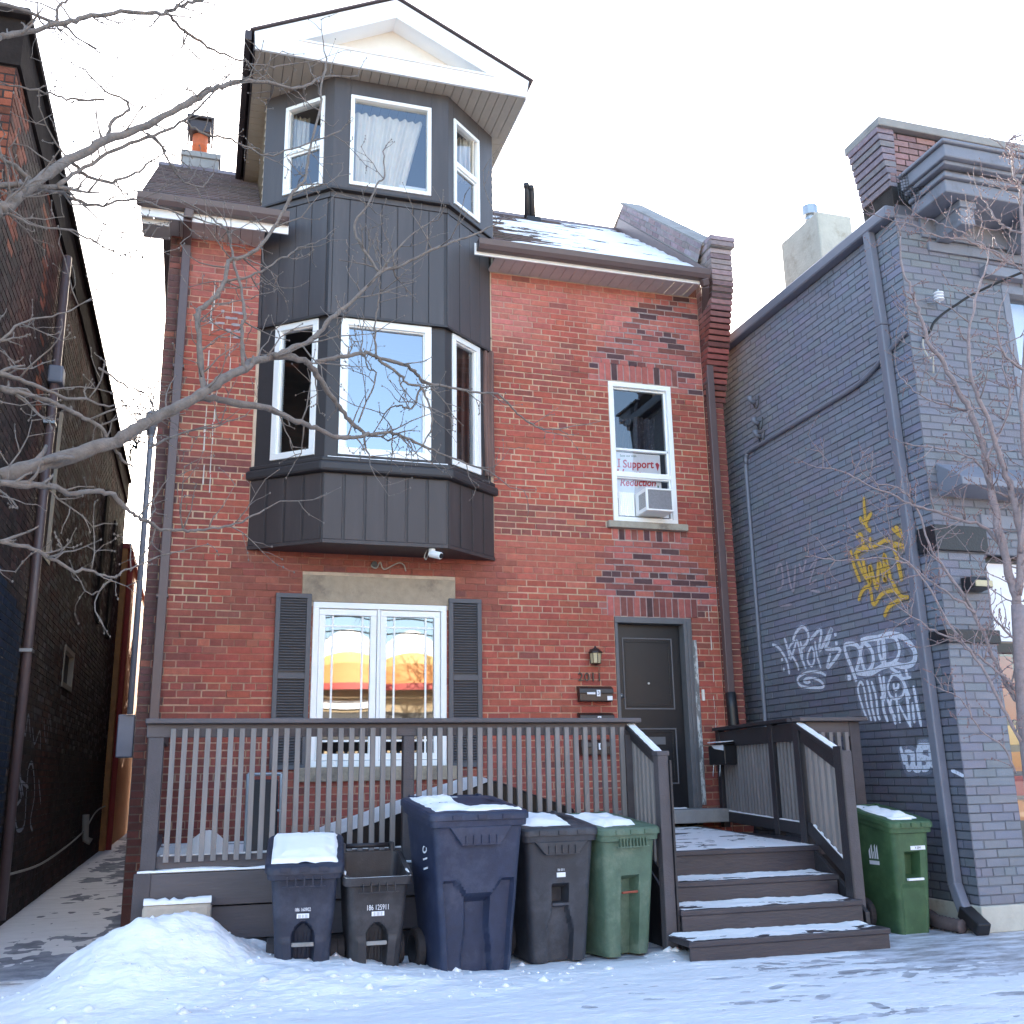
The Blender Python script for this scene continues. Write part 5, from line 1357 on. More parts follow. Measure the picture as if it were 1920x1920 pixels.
# ------------------------------------------------------------------ wheeled bins
def smooth01(a, b, x):
    t = min(1, max(0, (x - a) / (b - a)))
    return t * t * (3 - 2 * t)
def box_mask(u, z, u1, z0, z1, su=.05, sz=.02):
    return smooth01(u1 + su, u1 - su, abs(u)) * smooth01(z0 - sz, z0 + sz, z) * smooth01(z1 + sz, z1 - sz, z)
def bin_ring(hw, yf, yb, r, nf=34):
    """plan outline, anticlockwise from the front left: front edge runs along -y"""
    pts = []
    for i in range(nf + 1):
        pts.append((-hw + r + (2 * hw - 2 * r) * i / nf, yf, True))
    def arc(cx, cy, a0):
        for k in range(1, 5):
            a = a0 + k / 5 * math.pi / 2
            pts.append((cx + r * math.cos(a), cy + r * math.sin(a), False))
    arc(hw - r, yf + r, -math.pi / 2)
    for i in range(9): pts.append((hw, yf + r + (yb - yf - 2 * r) * i / 8, False))
    arc(hw - r, yb - r, 0)
    for i in range(9): pts.append((hw - r - (2 * hw - 2 * r) * i / 8, yb, False))
    arc(-hw + r, yb - r, math.pi / 2)
    for i in range(9): pts.append((-hw, yb - r - (yb - yf - 2 * r) * i / 8, False))
    arc(-hw + r, yf + r, math.pi)
    return pts
def loft(mb, rings, close_top=False, close_bottom=False, flip=False):
    k = len(mb.v)
    n = len(rings[0])
    for rg in rings: mb.v += [tuple(p) for p in rg]
    for i in range(len(rings) - 1):
        for j in range(n):
            a, b = k + i * n + j, k + i * n + (j + 1) % n
            mb.f.append((a, b, b + n, a + n) if not flip else (a, a + n, b + n, b))
    if close_bottom: mb.f.append(tuple(k + j for j in range(n - 1, -1, -1)))
    if close_top: mb.f.append(tuple(k + (len(rings) - 1) * n + j for j in range(n)))
    return mb

def wheeled_bin(name, loc, rz, label, mat, W, H, wt, wb, dt, db, recess, lid=True, open_top=False, wheel_r=.10, ribs=5, apron=None, lid_drop=.05,
                handle=True, snow=None, bar=None, tilt=0.0, lid_mat=None):
    """W: kept for reference; wt/wb half widths at top and bottom, dt/db depths; front faces local -y at y = 0"""
    r = empty(name, loc, rz, label, 'bin', 'wheeled bins in front of the porch')
    r['local_children'] = 1
    mb = MB()
    rings = []
    nz = 46
    for i in range(nz + 1):
        t = i / nz
        z = H * t
        hw = wb + (wt - wb) * t
        yf = .06 * (1 - t)
        yb = yf + db + (dt - db) * t
        ring = []
        rad = .05
        for (x, y, front) in bin_ring(hw, yf, yb, rad):
            if front:
                u = x / hw
                y += recess(u, t)
            dn = .006 * (float(noise2(np.array([x * 7 + loc[0] * 9]), np.array([z * 6 + y * 5]), 4)[0]) - .5)
            x += dn * (1 if x > 0 else -1)
            if front: y += dn * .8
            if t < .04:
                x *= 1 - .03 * (1 - t / .04)
            ring.append((x, y, z + lid_drop * (max(0, y) / dt) * smooth01(.6, 1.0, t)))
        rings.append(ring)
    loft(mb, rings, close_bottom=True)
    body = mb.build('body', mat, r, smooth=True, local=True)
    body.modifiers.new('edges', 'EDGE_SPLIT').split_angle = R(40)
    # rim
    mb = MB()
    rim = []
    for (z, o) in ((H - .055, .004), (H - .05, .018), (H - .004, .022), (H, .018)):
        rim.append([(x, y, z + lid_drop * max(0, y) / dt) for (x, y, f) in [(p[0] * (1 + o / wt), p[1] + (o if p[1] > dt / 2 else -o), 0) for p in bin_ring(wt, 0, dt, .05)]])
    loft(mb, rim)
    inn = []
    for (z, o) in ((H, .018), (H, -.012), (H - .02, -.014), (H * (.53 if open_top else .90), -.03)):
        inn.append([(p[0] * (1 + o / wt), p[1] + (o if p[1] > dt / 2 else -o), z + (lid_drop * p[1] / dt if z > .2 else 0)) for p in bin_ring(wt, 0, dt, .05)])
    loft(mb, inn)
    mb.f.append(tuple(len(mb.v) - len(inn[0]) + j for j in range(len(inn[0]))))
    mb.build('rim', mat, r, smooth=True, local=True).modifiers.new('edges', 'EDGE_SPLIT').split_angle = R(40)
    if apron:
        aw0, aw1, ah = apron
        mb = MB().prism([(-aw0, -.022, H - .05), (-aw1, -.026, H - .05 - ah), (aw1, -.026, H - .05 - ah), (aw0, -.022, H - .05)], (0, 0, 0), (0, .03, 0))
        mb.build('apron', mat, r, bevel=.006, local=True)
    if ribs:
        mb = MB()
        aw = apron[1] if apron else wt * .62
        zlo = H - .05 - (apron[2] if apron else .045)
        for k in range(ribs):
            x = -aw * .8 + 1.6 * aw * k / (ribs - 1)
            mb.box(x - .004, x + .004, -.034, -.018, zlo + .004, zlo + .06)
        mb.box(-aw, aw, -.036, -.02, zlo, zlo + .006)
        mb.build('ribs', mat, r, local=True)
    tb = lid_drop
    def lz(y): return H + .012 + tb * (y / dt)
    if lid:
        mb = MB()
        lr = []
        for (o, dz) in ((.022, -.022), (.034, -.018), (.034, .014), (.024, .028), (-.03, .036), (-.055, .030), (-.075, .040), (-.14, .046)):
            lr.append([(p[0] * (1 + o / wt), p[1] + (o if p[1] > dt / 2 else -o), lz(p[1] + (o if p[1] > dt / 2 else -o)) + dz) for p in bin_ring(wt, 0, dt, .055)])
        loft(mb, lr, close_top=True)
        lo = mb.build('lid', lid_mat or mat, r, smooth=True, local=True)
        lo.modifiers.new('edges', 'EDGE_SPLIT').split_angle = R(35)
        mb = MB()
        for k in range(3):
            x = (-.55 + .55 * k) * wt
            mb.box(x - .03, x + .03, -.042, -.03, lz(0) - .016, lz(0) + .012)
        mb.build('lid_tabs', lid_mat or mat, lo, local=True)
    if handle:
        yb = dt + .06
        zt = H + tb + .035
        mb = MB().tube([(-wt * .78, yb, zt), (wt * .78, yb, zt)], .016, 10)
        mb.build('handle', mat, r, smooth=True, local=True)
        for s in (-1, 1):
            MB().prism([(s * wt * .80, dt - .03, H - .06), (s * wt * .80, dt + .03, H - .10), (s * wt * .80, yb + .022, zt + .022), (s * wt * .80, yb - .05, zt + .02)], (-.014, 0, 0), (.014, 0, 0)).build('handle_bracket', mat, r, bevel=.006, local=True)
    for s in (-1, 1):
        x0, x1 = s * (wb + .012), s * (wb + .066)
        yc = .06 + db - .03
        mb = MB().tube([(x0, yc, wheel_r), (x0 + s * .006, yc, wheel_r), (x1 - s * .006, yc, wheel_r), (x1, yc, wheel_r)], [wheel_r * .92, wheel_r, wheel_r, wheel_r * .92], 26)
        wh = mb.build('wheel', 'rubber', r, local=True)
        MB().tube([(x1, yc, wheel_r), (x1 + s * .004, yc, wheel_r)], wheel_r * .62, 20).build('hub', 'metal_dark', wh, local=True)
    if bar:
        zb, hwb, m = bar
        yb_ = .06 * (1 - zb)
        MB().box(-hwb, hwb, yb_ - .006, yb_ + .016, H * zb - .012, H * zb + .012).build('grab_bar', m, r, bevel=.004, local=True)
    if snow:
        cov, seed = snow
        mb = MB()
        n = 44
        X, Y = np.meshgrid(np.linspace(-wt + .005, wt - .005, n), np.linspace(.0, dt, n))
        N = fbm(X * 5 + seed, Y * 7, 4, seed)
        e = np.minimum(np.minimum(X + wt, wt - X), np.minimum(Y, dt - Y))
        Hh = (N - cov(X / wt, Y / dt)) * .06 - .03 * (1 - sstep(0, .03, e))
        Z = H + .012 + tb * (Y / dt) + .036 + .016 * sstep(.04, .10, e) + np.maximum(np.minimum(Hh, .022), -.012)
        if not lid: Z = Z * 0 + H + .001 + tb * (Y / dt) + np.maximum(np.minimum(Hh, .016), -.006)
        mb.v = [tuple(p) for p in np.stack([X, Y, Z], -1).reshape(-1, 3)]
        idx = np.arange(n * n).reshape(n, n)
        q = np.stack([idx[:-1, :-1], idx[:-1, 1:], idx[1:, 1:], idx[1:, :-1]], -1).reshape(-1, 4)
        q = q[(Hh.reshape(-1)[q] > -.008).any(1)]
        mb.f = [tuple(f) for f in q]
        mb.build('snow_layer', 'snow', r, smooth=True, local=True, kind='stuff')
    return r

def arch(u, t, hw, top, depth):
    a = smooth01(hw + .04, hw - .04, abs(u))
    tt = top - (.10 * (u / hw) ** 2 if abs(u) < hw else .1)
    return depth * a * smooth01(tt + .02, tt - .02, t)
def rec_small(u, t):
    d = arch(u, t, .36, .50, .085)
    if t < .50 and abs(u) < .3:
        d += .004 * (1 if math.sin(u * 46) > 0 else 0) * smooth01(.44, .40, t)
    d -= .012 * smooth01(.36, .34, t) * smooth01(.34, .42, abs(u))
    return d
def rec_big_blue(u, t):
    v = .60 - .13 * smooth01(.62, .18, abs(u))
    d = .040 * smooth01(v + .006, v - .010, t)
    d += .055 * box_mask(u, t, .30 + .1 * smooth01(.3, .1, t), -.1, .50)
    return d
def rec_big_black(u, t):
    d = .11 * box_mask(u, t, .26, .44, .585, .02, .008)
    w = .26 + .16 * smooth01(.42, .22, t)
    d += .055 * box_mask(u, t, w, -.1, .42, .02, .008)
    return d
def rec_green(u, t):
    return .095 * box_mask(u + .02, t, .34 + .06 * (1 - t), -.1, .63, .02, .008)
def rec_green2(u, t):
    d = .09 * box_mask(u + .05, t, .42, .52, .74, .03, .012)
    d += .012 * smooth01(.45, .43, t)
    return d

b1 = wheeled_bin('wheeled_bin', (.69, -3.18, .06), R(-6), 'small blue bin with snow covered lid, leftmost of the bins', 'bin_navy', .48, .625, .212, .158, .40, .28, rec_small,
                 ribs=5, snow=(lambda u, v: .10 + 0 * u, 3), bar=(.30, .068, 'concrete'), lid_drop=.15)
text_part('number', '186 160902', .030, 'sticker', b1, facing_street(-.005, .008, .395), .0006, sx=.7)
MB().box(-.04, .035, .009, .014, .345, .372).build('label', 'sticker', b1, local=True)
text_part('barcode', '||| || |||', .022, 'ink', b1, facing_street(-.003, .0085, .358), .0004)
b2 = wheeled_bin('wheeled_bin', (1.155, -3.19, .06), R(1), 'small open black bin without a lid between two blue bins', 'bin_black', .48, .57, .205, .155, .38, .28, rec_small,
                 lid=False, open_top=True, ribs=5, snow=None, bar=(.30, .066, 'concrete'), lid_drop=.13)
text_part('number', '186 125911', .046, 'sticker', b2, facing_street(0, .008, .385), .0006, sx=.68)
MB().box(-.038, .042, .011, .0165, .335, .362).build('label', 'sticker', b2, local=True)
text_part('barcode', '|| ||| ||', .024, 'ink', b2, facing_street(.002, .0105, .349), .0004)
MB().tube(catmull([(-.20, .10, .60), (-.208, .03, .572), (-.18, -.008, .563), (0, -.010, .563), (.18, -.008, .563), (.208, .03, .572), (.20, .10, .60)], 8), .009, 8).build('snow_layer', 'snow', b2, smooth=True, local=True)
b3 = wheeled_bin('wheeled_bin', (1.80, -3.30, .01), R(7), 'big blue bin, tallest of the row of bins', 'bin_blue', .7, .965, .318, .235, .62, .44, rec_big_blue, ribs=5,
                 apron=(.22, .135, .115), wheel_r=.13, snow=(lambda u, v: .42 + .5 * (u > -.2 + 1.2 * (v < .22)), 5), lid_drop=.085)
text_part('number', '2011', .12, 'sticker', b3, Matrix.Translation((-.300, .24, .74)) @ Matrix.Rotation(R(-90), 4, 'Z') @ Matrix.Rotation(R(90), 4, 'X') @ Matrix.Rotation(R(-80), 4, 'Z'), .0008)
b4 = wheeled_bin('wheeled_bin', (2.44, -3.05, .015), R(5), 'big charcoal bin between the big blue bin and the pale green bin', 'bin_grey', .6, .83, .262, .205, .52, .40, rec_big_black, ribs=5,
                 apron=(.20, .125, .085), wheel_r=.125, snow=(lambda u, v: .44 + .35 * (u > .35), 12), lid_drop=.075)
MB().box(-.03, .035, .012, .018, .545, .575).build('label', 'sticker', b4, local=True)
text_part('number', '186 0311', .022, 'sticker', b4, facing_street(.002, .012, .592), .0005, sx=.7)
MB().box(-.065, .065, .022, .05, .36, .378).build('grab_bar', 'bin_grey', b4, bevel=.004, local=True)
b5 = wheeled_bin('wheeled_bin', (2.985, -3.0, .015), R(16), 'pale green bin beside the steps', 'bin_green', .58, .815, .238, .185, .52, .38, rec_green, ribs=9,
                 wheel_r=.12, snow=(lambda u, v: .46 + .5 * (u > .35) + .2 * (v > .75), 17), lid_drop=.075)
MB().tube([(-.062, .045, .415), (.075, .045, .415)], .008, 8).build('latch_rod', material('rusty_rod', (150, 74, 52), .6, .3, 40), b5, local=True)
b6 = wheeled_bin('wheeled_bin', (5.415, -2.90, .0), R(3), 'deep green bin with white crest against the grey wall', 'bin_green2', .58, .80, .178, .145, .52, .40, rec_green2, ribs=0,
                 wheel_r=.12, snow=(lambda u, v: .46 + .4 * (u > .2) + 0 * v, 23), lid_drop=.10)
MB().box(-.02, .12, .006, .012, .62, .65).build('label', 'sticker', b6, local=True)
text_part('barcode', 'X 0041', .026, 'ink', b6, facing_street(.05, .0055, .635), .0004, sx=.8)
MB().box(-.075, .075, .0, .025, .395, .412).build('grab_bar', 'sticker', b6, bevel=.003, local=True)
# white crest on the left side of the green bin: twin towers over a bar
crest = MB()
def side(y, z): 
    t = z / .78
    return (-(.145 + .03 * t) - .003, y, z)
def cpoly(p): 
    crest.add([side(*q) for q in p], [tuple(range(len(p) - 1, -1, -1))])
cpoly([(.33, .50), (.21, .50), (.21, .53), (.33, .53)])
cpoly([(.325, .545), (.305, .545), (.305, .63), (.325, .60)])
cpoly([(.295, .545), (.280, .545), (.280, .655), (.295, .64)])
cpoly([(.272, .545), (.262, .545), (.262, .60), (.272, .60)])
cpoly([(.254, .545), (.240, .545), (.240, .66), (.254, .64)])
cpoly([(.232, .545), (.215, .545), (.215, .655), (.232, .625)])
crest.build('crest', 'sticker', b6, local=True)

# ------------------------------------------------------------------ dark brick building on the left
left = empty('dark_brick_building', (-3.0, 2.0, 0), 0, 'sooty dark brick building along the left side of the alley', 'building')
LX = -1.6
def PL(u, z, d): return (LX + d, u, z)
lholes = [(.42, 1.34, 3.5, 5.12), (3.3, 4.3, 2.35, 2.85)]
wall_sheet('wall', PL, -2.6, 10.6, 0, 6.92, lholes, 'mortar_dark', left)
L_BASE, L_RED, L_GLINT, L_NAVY, L_OR = [tuple(lin(c)) for c in ((62, 51, 47), (92, 58, 50), (108, 101, 99), (40, 46, 58), (146, 82, 60))]
def left_colour(u, z, r, rng):
    n = float(fbm(np.array([u * .8]), np.array([z * .8]), 3, 15)[0])
    c = mixc(L_BASE, L_RED, max(0, (n - .45) * 2.2) + (.25 if rng.random() < .2 else 0))
    if u < .2 and z < 2.95 - .2 * (u + 1.2): return jitter(L_NAVY, rng, .08)
    s = -.75 + .45 * (6.2 - z) / 1.2
    if abs(u - s) < .16 and z > 4.6 and rng.random() < .6: c = mixc(c, L_OR, .7)
    if u < -2.0 and z > 5.2 and rng.random() < .6: c = mixc(c, L_OR, .7)
    if 1.4 < u and 1.6 < z < 5.6 and rng.random() < .25: c = mixc(c, L_GLINT, .75)  # glints of light on the wall, put into the colour of random bricks
    return jitter(c, rng, .28)
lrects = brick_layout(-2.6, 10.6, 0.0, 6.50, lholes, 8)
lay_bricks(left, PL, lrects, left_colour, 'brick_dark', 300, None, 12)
M['brick_row'] = material('sooty_brick_far', (56, 47, 46), .55, .4, 7, .6, 30, stretch=(1, 1.2, 4))
mb = MB()
mb.box(LX - 6, LX - .3, -2.58, 10.6, 0, 6.85)
mb.build('rear_wall', 'brick_row', left)
for (a, b) in ((6.5, 6.9), (8.3, 8.8)):
    MB().box(LX - .01, LX + .035, a, b, 3.6, 5.6).build('boarded_window', 'matt_board', left)
def PLF(u, z, d): return (u, -2.6 - d, z)
wall_sheet('front_wall', PLF, -7.5, LX, 0, 6.9, [], 'mortar_dark', left)
frects = brick_layout(-3.2, LX, 3.0, 6.5, [], 9)
lay_bricks(left, PLF, frects, lambda u, z, r, rng: jitter(mixc(L_RED, L_OR, rng.random()), rng, .25), 'brick_dark', 0, None, 13)
MB().box(LX - .3, LX + .03, -2.63, 10.6, 6.50, 6.90).build('fascia', 'matt_board', left)
MB().box(LX - .3, LX + .07, -2.70, 10.6, 6.90, 6.965).build('metal_coping', 'matt_board', left, bevel=.008)
MB().box(LX - .06, LX - .02, .42, 1.34, 3.5, 5.12).build('window_board', 'brown_board', left)
MB().box(LX - .06, LX + .012, 1.28, 1.335, 3.5, 5.1).build('window_trim', 'soffit', left)
MB().box(LX - .06, LX + .02, .40, 1.36, 3.43, 3.50).build('sill', 'stone_dark', left)
lw = frame4(MB(), (LX, 0, 0, 1), 3.3, 4.3, 2.35, 2.85, .06, -.06, .015).build('window', 'soffit', left)
MB().box(LX - .05, LX - .045, 3.3, 4.3, 2.35, 2.85).build('pane', 'metal_dark', lw)
MB().tube([(LX + .06, .22, 6.4), (LX + .06, .22, 3.0), (LX + .06, .22, .1)], .045, 10).build('downspout', 'gutter', left, smooth=True)
MB().box(LX, LX + .14, .14, .32, 5.02, 5.20).build('rain_head', 'pipe_grey', left, bevel=.02)
for z in (4.6, 2.4):
    MB().box(LX, LX + .11, .15, .29, z, z + .03).build('strap', 'metal', left)
MB().tube(catmull([(LX + .03, .3, .45), (LX + .04, 3, .38), (LX + .04, 7, .5), (LX + .05, 9, .75), (LX + .05, 12, .8)], 8), .012, 6).build('cable', 'pale_cable', left)
MB().tube([(LX + .05, 7.2, .75), (LX + .06, 7.2, .5), (LX + .08, 7.1, .4), (LX + .16, 7.1, .36)], .05, 10).build('vent_pipe', 'soffit', left, smooth=True)
def ribbon(mb, path, w, P, d):
    p = [np.array(q) for q in catmull(path, 6)]
    k = len(mb.v)
    for i, q in enumerate(p):
        t = p[min(i + 1, len(p) - 1)] - p[max(0, i - 1)]
        t = t / (np.linalg.norm(t) + 1e-9)
        nn = np.array((-t[1], t[0])) * w / 2 * (1 if 0 < i < len(p) - 1 else .6)
        a, b = q + nn, q - nn
        mb.v += [P(a[0], a[1], d), P(b[0], b[1], d)]
    for i in range(len(p) - 1):
        mb.f.append((k + 2 * i, k + 2 * i + 1, k + 2 * i + 3, k + 2 * i + 2))
def graffiti(strokes, w, P, d, mat, parent, label, dots=(), halo=None):
    def lay(k, m, dd, name, par):
        mb = MB()
        for i, s in enumerate(strokes):
            ribbon(mb, s, w * k * random.uniform(.75, 1.2), P, dd + i * .00008)
        for q in dots:
            ribbon(mb, [(q[0], q[1] - w * .6), (q[0] + .002, q[1]), (q[0], q[1] + w * .6)], w * 1.2 * k, P, dd)
        return mb.build(name, m, par)
    g = lay(1.0, mat, d, 'graffiti', parent)
    tag(g, label)
    if halo: lay(2.6, halo, d - .004, 'overspray', g)
    return g
graffiti(TAG_LEFT, .036, PL, .0115, 'spray_left', left, 'faded white scrawl low on the dark wall')

# ------------------------------------------------------------------ grey painted building on the right
grey = empty('grey_painted_building', (7.0, 0, 0), 0, 'grey painted brick corner building covered in graffiti tags', 'building')
GX, GY = 5.9, -3.0
def PG(u, z, d): return (GX - d, -u, z)
def PGF(u, z, d): return (u, GY - d, z)
wall_sheet('side_wall', PG, -12.0, 3.0, 0, 6.25, [], 'mortar_paint', grey)
gside, gfront, gpier, glow = [tuple(lin(c)) for c in ((130, 133, 145), (116, 118, 127), (120, 122, 132), (106, 108, 118))]
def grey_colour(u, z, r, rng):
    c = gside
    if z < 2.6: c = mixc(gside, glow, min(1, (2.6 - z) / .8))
    if z > 4.8 and u < .7: c = mixc(c, tuple(lin((138, 118, 106))), min(1, (z - 4.8) * 1.2) * .7 * min(1, max(0, (.9 - u))))
    return jitter(c, rng, .05)
grects = brick_layout(-.9, 3.0, .20, 6.16, [], 30, 99)
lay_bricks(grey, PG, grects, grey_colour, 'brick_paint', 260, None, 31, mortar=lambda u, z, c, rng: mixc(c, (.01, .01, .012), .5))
wall_sheet('front_wall', PGF, GX, 9.5, 0, 6.3, [(6.38, 9.0, .2, 3.02), (6.98, 8.2, 4.1, 5.62)], 'mortar_paint', grey, .25)
g2 = brick_layout(GX - .012, 7.6, .20, 6.2, [(6.38, 9.0, .2, 3.02), (6.98, 8.2, 4.1, 5.62)], 33, 99)
lay_bricks(grey, PGF, g2, lambda u, z, r, rng: jitter(gpier if z < 2.24 else gfront, rng, .05), 'brick_paint', 220, None, 34, mortar=lambda u, z, c, rng: mixc(c, (.01, .01, .012), .28))
MB().box(GX - .03, 6.42, GY - .035, GY + 14.0, 0, .195).build('plinth', 'concrete_pale', grey, bevel=.01)
for (z0, z1) in ((3.02, 3.24), (2.24, 2.35)):
    mb = MB().box(GX - .035, 6.40, GY - .04, GY + .19, z0, z1)
    mb.build('stone_band', 'stone_dark', grey, bevel=.006)
MB().box(6.38, 9.0, GY - .02, GY + .1, 3.24, 3.36).build('shop_cornice', 'grey_trim', grey, bevel=.008)
hd = MB().hexa([(5.985, GY - .30, 3.53), (7.6, GY - .30, 3.53), (7.6, GY, 3.50), (5.985, GY, 3.50), (5.985, GY - .30, 3.60), (7.6, GY - .30, 3.60), (7.6, GY, 3.80), (5.985, GY, 3.80)])
hd.build('shop_hood', 'grey_trim', grey, bevel=.008)
lf = empty('wall_light', (6.2, GY, 2.68), 0, 'small black floodlight on the grey pier', 'lamp')
MB().hexa([(6.09, GY - .16, 2.69), (6.29, GY - .16, 2.69), (6.29, GY - .01, 2.67), (6.09, GY - .01, 2.67), (6.09, GY - .12, 2.78), (6.29, GY - .12, 2.78), (6.29, GY - .01, 2.79), (6.09, GY - .01, 2.79)]).build('housing', 'metal_dark', lf, bevel=.01)
MB().box(6.105, 6.275, GY - .168, GY - .158, 2.695, 2.745).build('lens', 'lamp_glass', lf)
sf = frame4(MB(), (0, GY, 1, 0), 6.38, 8.6, .2, 3.02, .06, -.20, -.10).fbox((0, GY, 1, 0), 6.44, 8.6, 2.18, 2.26, -.2, -.1).build('shopfront', 'metal_dark', grey)
pane(sf, (0, GY, 1, 0), 6.44, 8.54, .26, 2.18, -.15, 'glass_low')
MB().box(6.44, 8.54, GY + .12, GY + .14, 2.28, 2.98).build('sign_panel', 'sticker', sf)
MB().box(6.30, 9.2, GY + 1.3, GY + 1.32, .0, 3.0).build('shop_interior', 'room', sf)
MB().box(6.46, 6.70, GY + .20, GY + .22, 1.62, 2.16).build('poster', 'red_awning', sf)
for k, (z, m) in enumerate(((1.42, 'yellow_awning'), (1.2, 'orange_awning'), (1.0, 'red_awning'), (.8, 'orange_awning'))):
    MB().box(6.48, 6.9, GY + .3, GY + .5, z, z + .16).build('display_box', m, sf)
# upper window of the grey building
gw = frame4(MB(), (0, GY, 1, 0), 6.98, 8.2, 4.1, 5.62, .08, -.14, .01).build('window', 'grey_trim', grey, bevel=.006)
pane(gw, (0, GY, 1, 0), 7.06, 8.12, 4.18, 5.54, -.08, 'glass_high')
MB().box(6.9, 8.3, GY + .26, GY + .28, 4.0, 5.7).build('blind', 'sticker', gw)
MB().box(6.75, 8.4, GY - .09, GY, 5.66, 5.76).build('window_hood', 'grey_trim', grey, bevel=.008)
MB().box(6.20, 9.0, GY - .03, GY, 5.86, 5.95).build('string_course', 'grey_trim', grey, bevel=.006)
# cornice
CX = 6.08
for (y, x, z0, z1) in ((.46, .0, 6.19, 6.315), (.50, -.03, 6.315, 6.36), (.47, .0, 6.36, 6.40), (.55, -.06, 6.40, 6.44), (.60, -.09, 6.44, 6.565), (.63, -.12, 6.565, 6.60)):
    MB().box(CX + x, 9.5, GY - y, GY - .001, z0, z1).build('cornice', 'grey_trim', grey, bevel=.012)
for x in (6.30, 7.1, 7.9):
    MB().box(x, x + .15, GY - .36, GY - .002, 5.96, 6.187).build('bracket', 'grey_trim', grey, bevel=.012)
    MB().box(x - .015, x + .165, GY - .38, GY - .002, 6.12, 6.1865).build('bracket_cap', 'grey_trim', grey, bevel=.008)
MB().box(6.14, 9.5, GY - .03, GY, 5.99, 6.186).build('frieze', 'grey_trim', grey)
# parapet of bare brick over the cornice
def PGP(u, z, d): return (u, -2.9 - d, z)
MB().box(5.98, 9.5, -2.895, -2.45, 6.25, 7.20).build('parapet', 'mortar_dark', grey)
prects = brick_layout(5.97, 8.4, 6.60, 7.16, [], 41, 99)
lay_bricks(grey, PGP, prects, lambda u, z, r, rng: jitter(mixc(tuple(lin((156, 120, 116))), tuple(lin((122, 104, 106))), rng.random() * .7), rng, .15), 'brick', 60, None, 42)
MB().box(5.86, 9.5, -2.97, -2.42, 7.16, 7.25).build('coping', 'concrete', grey, bevel=.01)
zz = 6.56
for k in range(9):
    o = .012 * k
    mb = MB()
    mb.box(5.96 - o, 6.05, -2.90 - o * .3, -2.46, zz + .004, zz + .064, jitter(tuple(lin((134, 124, 130))), random, .12))
    mb.build('brick', 'brick', grey, bevel=.004)
    zz += .068
mb = MB()
for i in range(14):
    mb.tube([(5.92 + .018 * i, -3.05 - .016 * i, 6.30), (5.91 + .018 * i, -3.05 - .016 * i, 6.58)], .003, 4)
for j in range(9):
    mb.tube([(5.915, -3.045, 6.31 + .03 * j), (6.16, -3.265, 6.31 + .03 * j)], .003, 4)
mb.build('wire_mesh', 'metal_dark', grey)
MB().box(GX - .10, GX + .02, -2.99, 8.0, 6.165, 6.29).build('gutter', 'pipe_grey', grey, bevel=.02)
MB().box(GX - .02, GX + .4, -2.95, 8.0, 6.25, 6.31).build('roof', 'metal_dark', grey)
gd = MB()
for a, b in (((GX - .055, -2.66, 6.18), (GX - .055, -2.70, 5.2)), ((GX - .055, -2.70, 5.2), (GX - .055, -2.80, .32)), ((GX - .055, -2.80, .34), (GX - .085, -2.92, .13))):
    gd.bar(a, b, .09, .08, (1, 0, 0))
gd.build('downspout', 'pipe_grey', grey, bevel=.012)
MB().bar((GX - .08, -2.90, .15), (GX - .10, -3.12, .04), .115, .10).build('downspout_boot', 'metal_dark', grey, bevel=.012)
mb = MB()
pth = catmull([(GX - .03, -2.28, .05), (GX - .10, -2.5, .07), (GX - .20, -2.72, .06), (GX - .17, -2.98, .05)], 14)
mb.tube(pth, [.045 + (.010 if i % 2 else 0) for i in range(len(pth))], 10)
mb.build('drain_hose', None or material('brown_corrugated_hose', (92, 78, 76), .7, .2, 20), None, smooth=True, label='brown corrugated drain hose lying at the foot of the grey wall', cat='hose')
MB().tube(catmull([(GX - .03, -.06, .7), (GX - .03, -.06, 4.4), (GX - .03, -.07, 4.66), (GX - .03, -.10, 4.76), (GX - .03, -.25, 4.785), (GX - .03, -1.2, 4.79), (GX - .03, -2.1, 4.80), (GX - .03, -2.4, 4.84), (GX - .03, -2.62, 4.91), (GX - .03, -2.97, 5.03)], 5), .022, 10).build('conduit', 'pipe_grey', grey, smooth=True)
for (y, z) in ((-.34, 5.33), (-.385, 5.06), (-.40, 4.90)):
    o = empty('insulator', (GX, y, z), 0, {5.33: 'topmost', 5.06: 'middle', 4.90: 'lowest'}[z] + ' old cable insulator on the grey side wall', 'insulator', 'cable insulators')
    MB().tube([(GX - .02, y, z - .02), (GX - .07, y, z), (GX - .08, y, z + .05)], [.03, .022, .035], 10).build('knob', 'pipe_grey', o, smooth=True)
    MB().tube(catmull([(GX - .03, y, z - .04), (GX - .04, y - .04, z - .10), (GX - .04, y - .10, z - .10), (GX - .03, y - .12, z + .02)], 6), .007, 6).build('wire', 'metal_dark', o)
ins = empty('service_insulator', (6.16, GY, 5.35), 0, 'white insulator holding the service cable on the grey front wall', 'insulator')
for k in range(3):
    MB().lathe((6.17, GY - .10, 5.31 + k * .03), [(.02, 0), (.045, .008), (.045, .016), (.02, .024)], 12).build('disc', 'sticker', ins, smooth=False)
MB().tube([(6.12, GY, 5.33), (6.17, GY - .10, 5.29), (6.17, GY - .10, 5.42)], .010, 6).build('bracket', 'metal', ins)
MB().tube(catmull([(6.00, GY - .03, 4.95), (6.06, GY - .06, 5.02), (6.12, GY - .08, 5.12), (6.3, GY - .13, 5.26), (6.6, GY - .35, 5.42), (7.6, GY - 1.4, 5.75), (10, GY - 5, 6.6)], 8), .012, 8).build('service_cable', 'cable', None, smooth=True, label='black service cable running from the grey wall up to the right', cat='cable')
